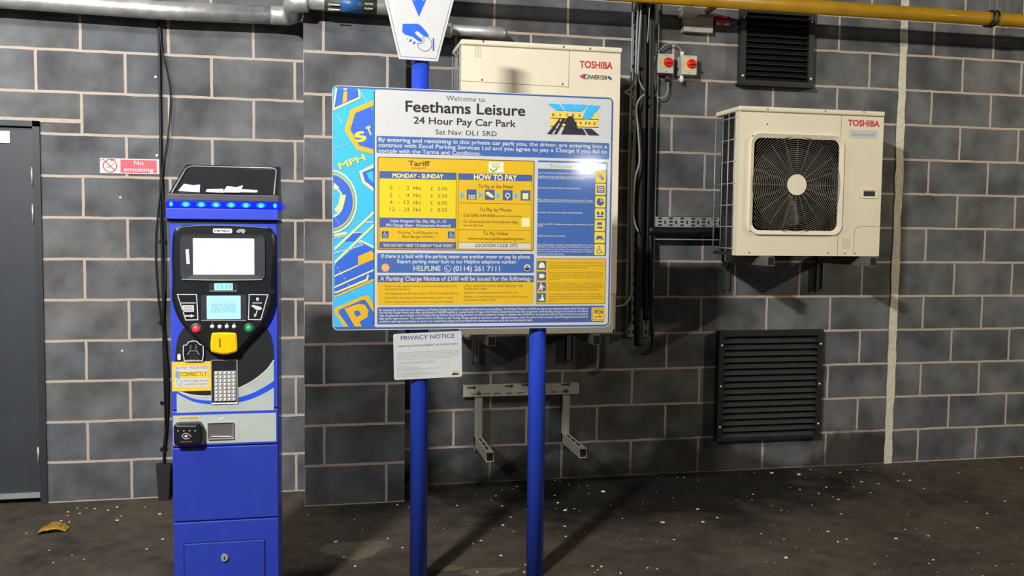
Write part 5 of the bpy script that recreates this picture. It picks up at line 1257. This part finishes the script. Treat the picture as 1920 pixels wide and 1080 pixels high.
FLAKE = mat('white_flake', '#cfcabd', .8, var=.15)
protos = []
for k in range(4):
    m_ = MB(); n = 7; q = []
    for i in range(n):
        a = 2 * math.pi * i / n; r = random.uniform(.6, 1.1); q.append((r * math.cos(a), r * .6 * math.sin(a)))
    V = [(x, y, .0) for x, y in q] + [(x * .8, y * .8, .35 + .1 * random.random()) for x, y in q]
    F = [list(range(n, 2 * n)), list(range(n))] + [[i, (i + 1) % n, n + (i + 1) % n, n + i] for i in range(n)]
    me = bpy.data.meshes.new('white_flake'); me.from_pydata([Vector(v) for v in V], [], F); me.materials.append(FLAKE); protos.append(me)
spots = [(145, 953, 4), (162, 953, 4), (128, 960, 5), (127, 967, 4), (150, 963, 5), (178, 954, 5), (203, 957, 6), (220, 951, 6), (227, 968, 4), (272, 951, 4), (300, 964, 8), (220, 976, 7), (115, 977, 6), (130, 979, 5), (120, 983, 5), (50, 1000, 4), (305, 1011, 6), (275, 1030, 5), (92, 1032, 4), (100, 1055, 3), (158, 1049, 3), (135, 1041, 3),
    (930, 930, 5), (857, 948, 5), (942, 949, 6), (969, 912, 5), (1038, 898, 5), (1050, 903, 4), (1067, 909, 4), (1040, 929, 6), (1046, 943, 7), (1060, 957, 9), (1077, 954, 4), (1131, 922, 11), (1145, 948, 4), (1167, 972, 4), (958, 970, 5), (943, 985, 7), (1059, 987, 7), (1061, 1006, 5), (1085, 1002, 4), (1096, 997, 3), (963, 997, 4), (902, 1014, 6), (887, 1020, 5), (939, 1042, 7), (985, 1059, 5), (1111, 1062, 5), (1128, 1062, 5), (1121, 1069, 4), (1163, 1074, 4), (895, 1073, 6), (983, 1073, 5), (645, 1045, 7), (666, 1062, 6), (630, 1016, 9), (577, 966, 5), (680, 993, 3), (727, 1010, 5), (755, 1027, 5), (665, 974, 4), (745, 947, 7), (767, 951, 4),
    (1270, 895, 4), (1283, 895, 5), (1447, 887, 10), (1498, 890, 12), (1520, 881, 5), (1575, 886, 7), (1607, 882, 5), (1632, 883, 4), (1412, 927, 5), (1410, 937, 4), (1549, 914, 6), (1535, 926, 6), (1572, 937, 7), (1601, 913, 5), (1616, 904, 6), (1632, 924, 5), (1614, 903, 4), (1647, 907, 5), (1684, 902, 6), (1695, 889, 6), (1706, 901, 7), (1733, 916, 5), (1797, 887, 5), (1812, 941, 5), (1884, 940, 6), (1915, 878, 5), (1308, 955, 8), (1318, 979, 9), (1264, 1012, 6), (1243, 980, 10), (1345, 971, 6), (1427, 1001, 5), (1474, 1046, 9), (1470, 1011, 4), (1552, 997, 7), (1587, 1011, 6), (1571, 1016, 6), (1577, 964, 5), (1680, 1010, 8), (1697, 993, 5), (1741, 1005, 6), (1750, 1050, 6), (1742, 1057, 4), (1832, 990, 7), (1851, 963, 6), (1214, 1065, 5), (1232, 1067, 4), (1164, 1076, 4), (1128, 1063, 4), (1640, 1058, 4), (1868, 1061, 4), (1562, 932, 4), (1522, 947, 4), (1500, 918, 5), (1465, 957, 4)]
for k, (px, py, sz) in enumerate(spots):
    p = atz(px, min(py, 1079)); s_ = sz / 330. * .5
    if p.y > -.03: p.y = -.035
    if .9 < p.x < 1.55 and p.y > -.34: p.y = -.35
    o = bpy.data.objects.new('white_flake', protos[k % 4]); COL.objects.link(o)
    o.location = (p.x, p.y, .0005); o.rotation_euler = (0, 0, random.uniform(-.6, .6)); o.scale = (s_, s_ * 1.1, s_ * .7)
    tag(o, 'small white flake of debris lying on the dark dirty tarmac', 'debris', 'white flakes scattered on the tarmac')
dust = MB()
for i in range(420):
    x = random.uniform(-.6, 5.2); y = -random.random() ** 1.3 * 2.0 - .02
    if .93 < x < 1.52 and y > -.34: continue
    if .45 < x < .9 and -1.8 < y < -1.4: continue
    s_ = random.uniform(.0012, .004) * (1.2 if x > 1.4 else .7); a = random.uniform(0, 3)
    P = [(x + s_ * math.cos(a + q), y + s_ * math.sin(a + q) * 1.2, .0022) for q in (0, 1.4, 2.9, 4.4)]
    dust.add(P + [(x, y, .0005)], [[0, 1, 2, 3], [0, 1, 4], [1, 2, 4], [2, 3, 4], [3, 0, 4]])
o = dust.build('grit', FLAKE); tag(o, 'fine pale grit scattered over the tarmac floor', 'grit'); o['kind'] = 'stuff'
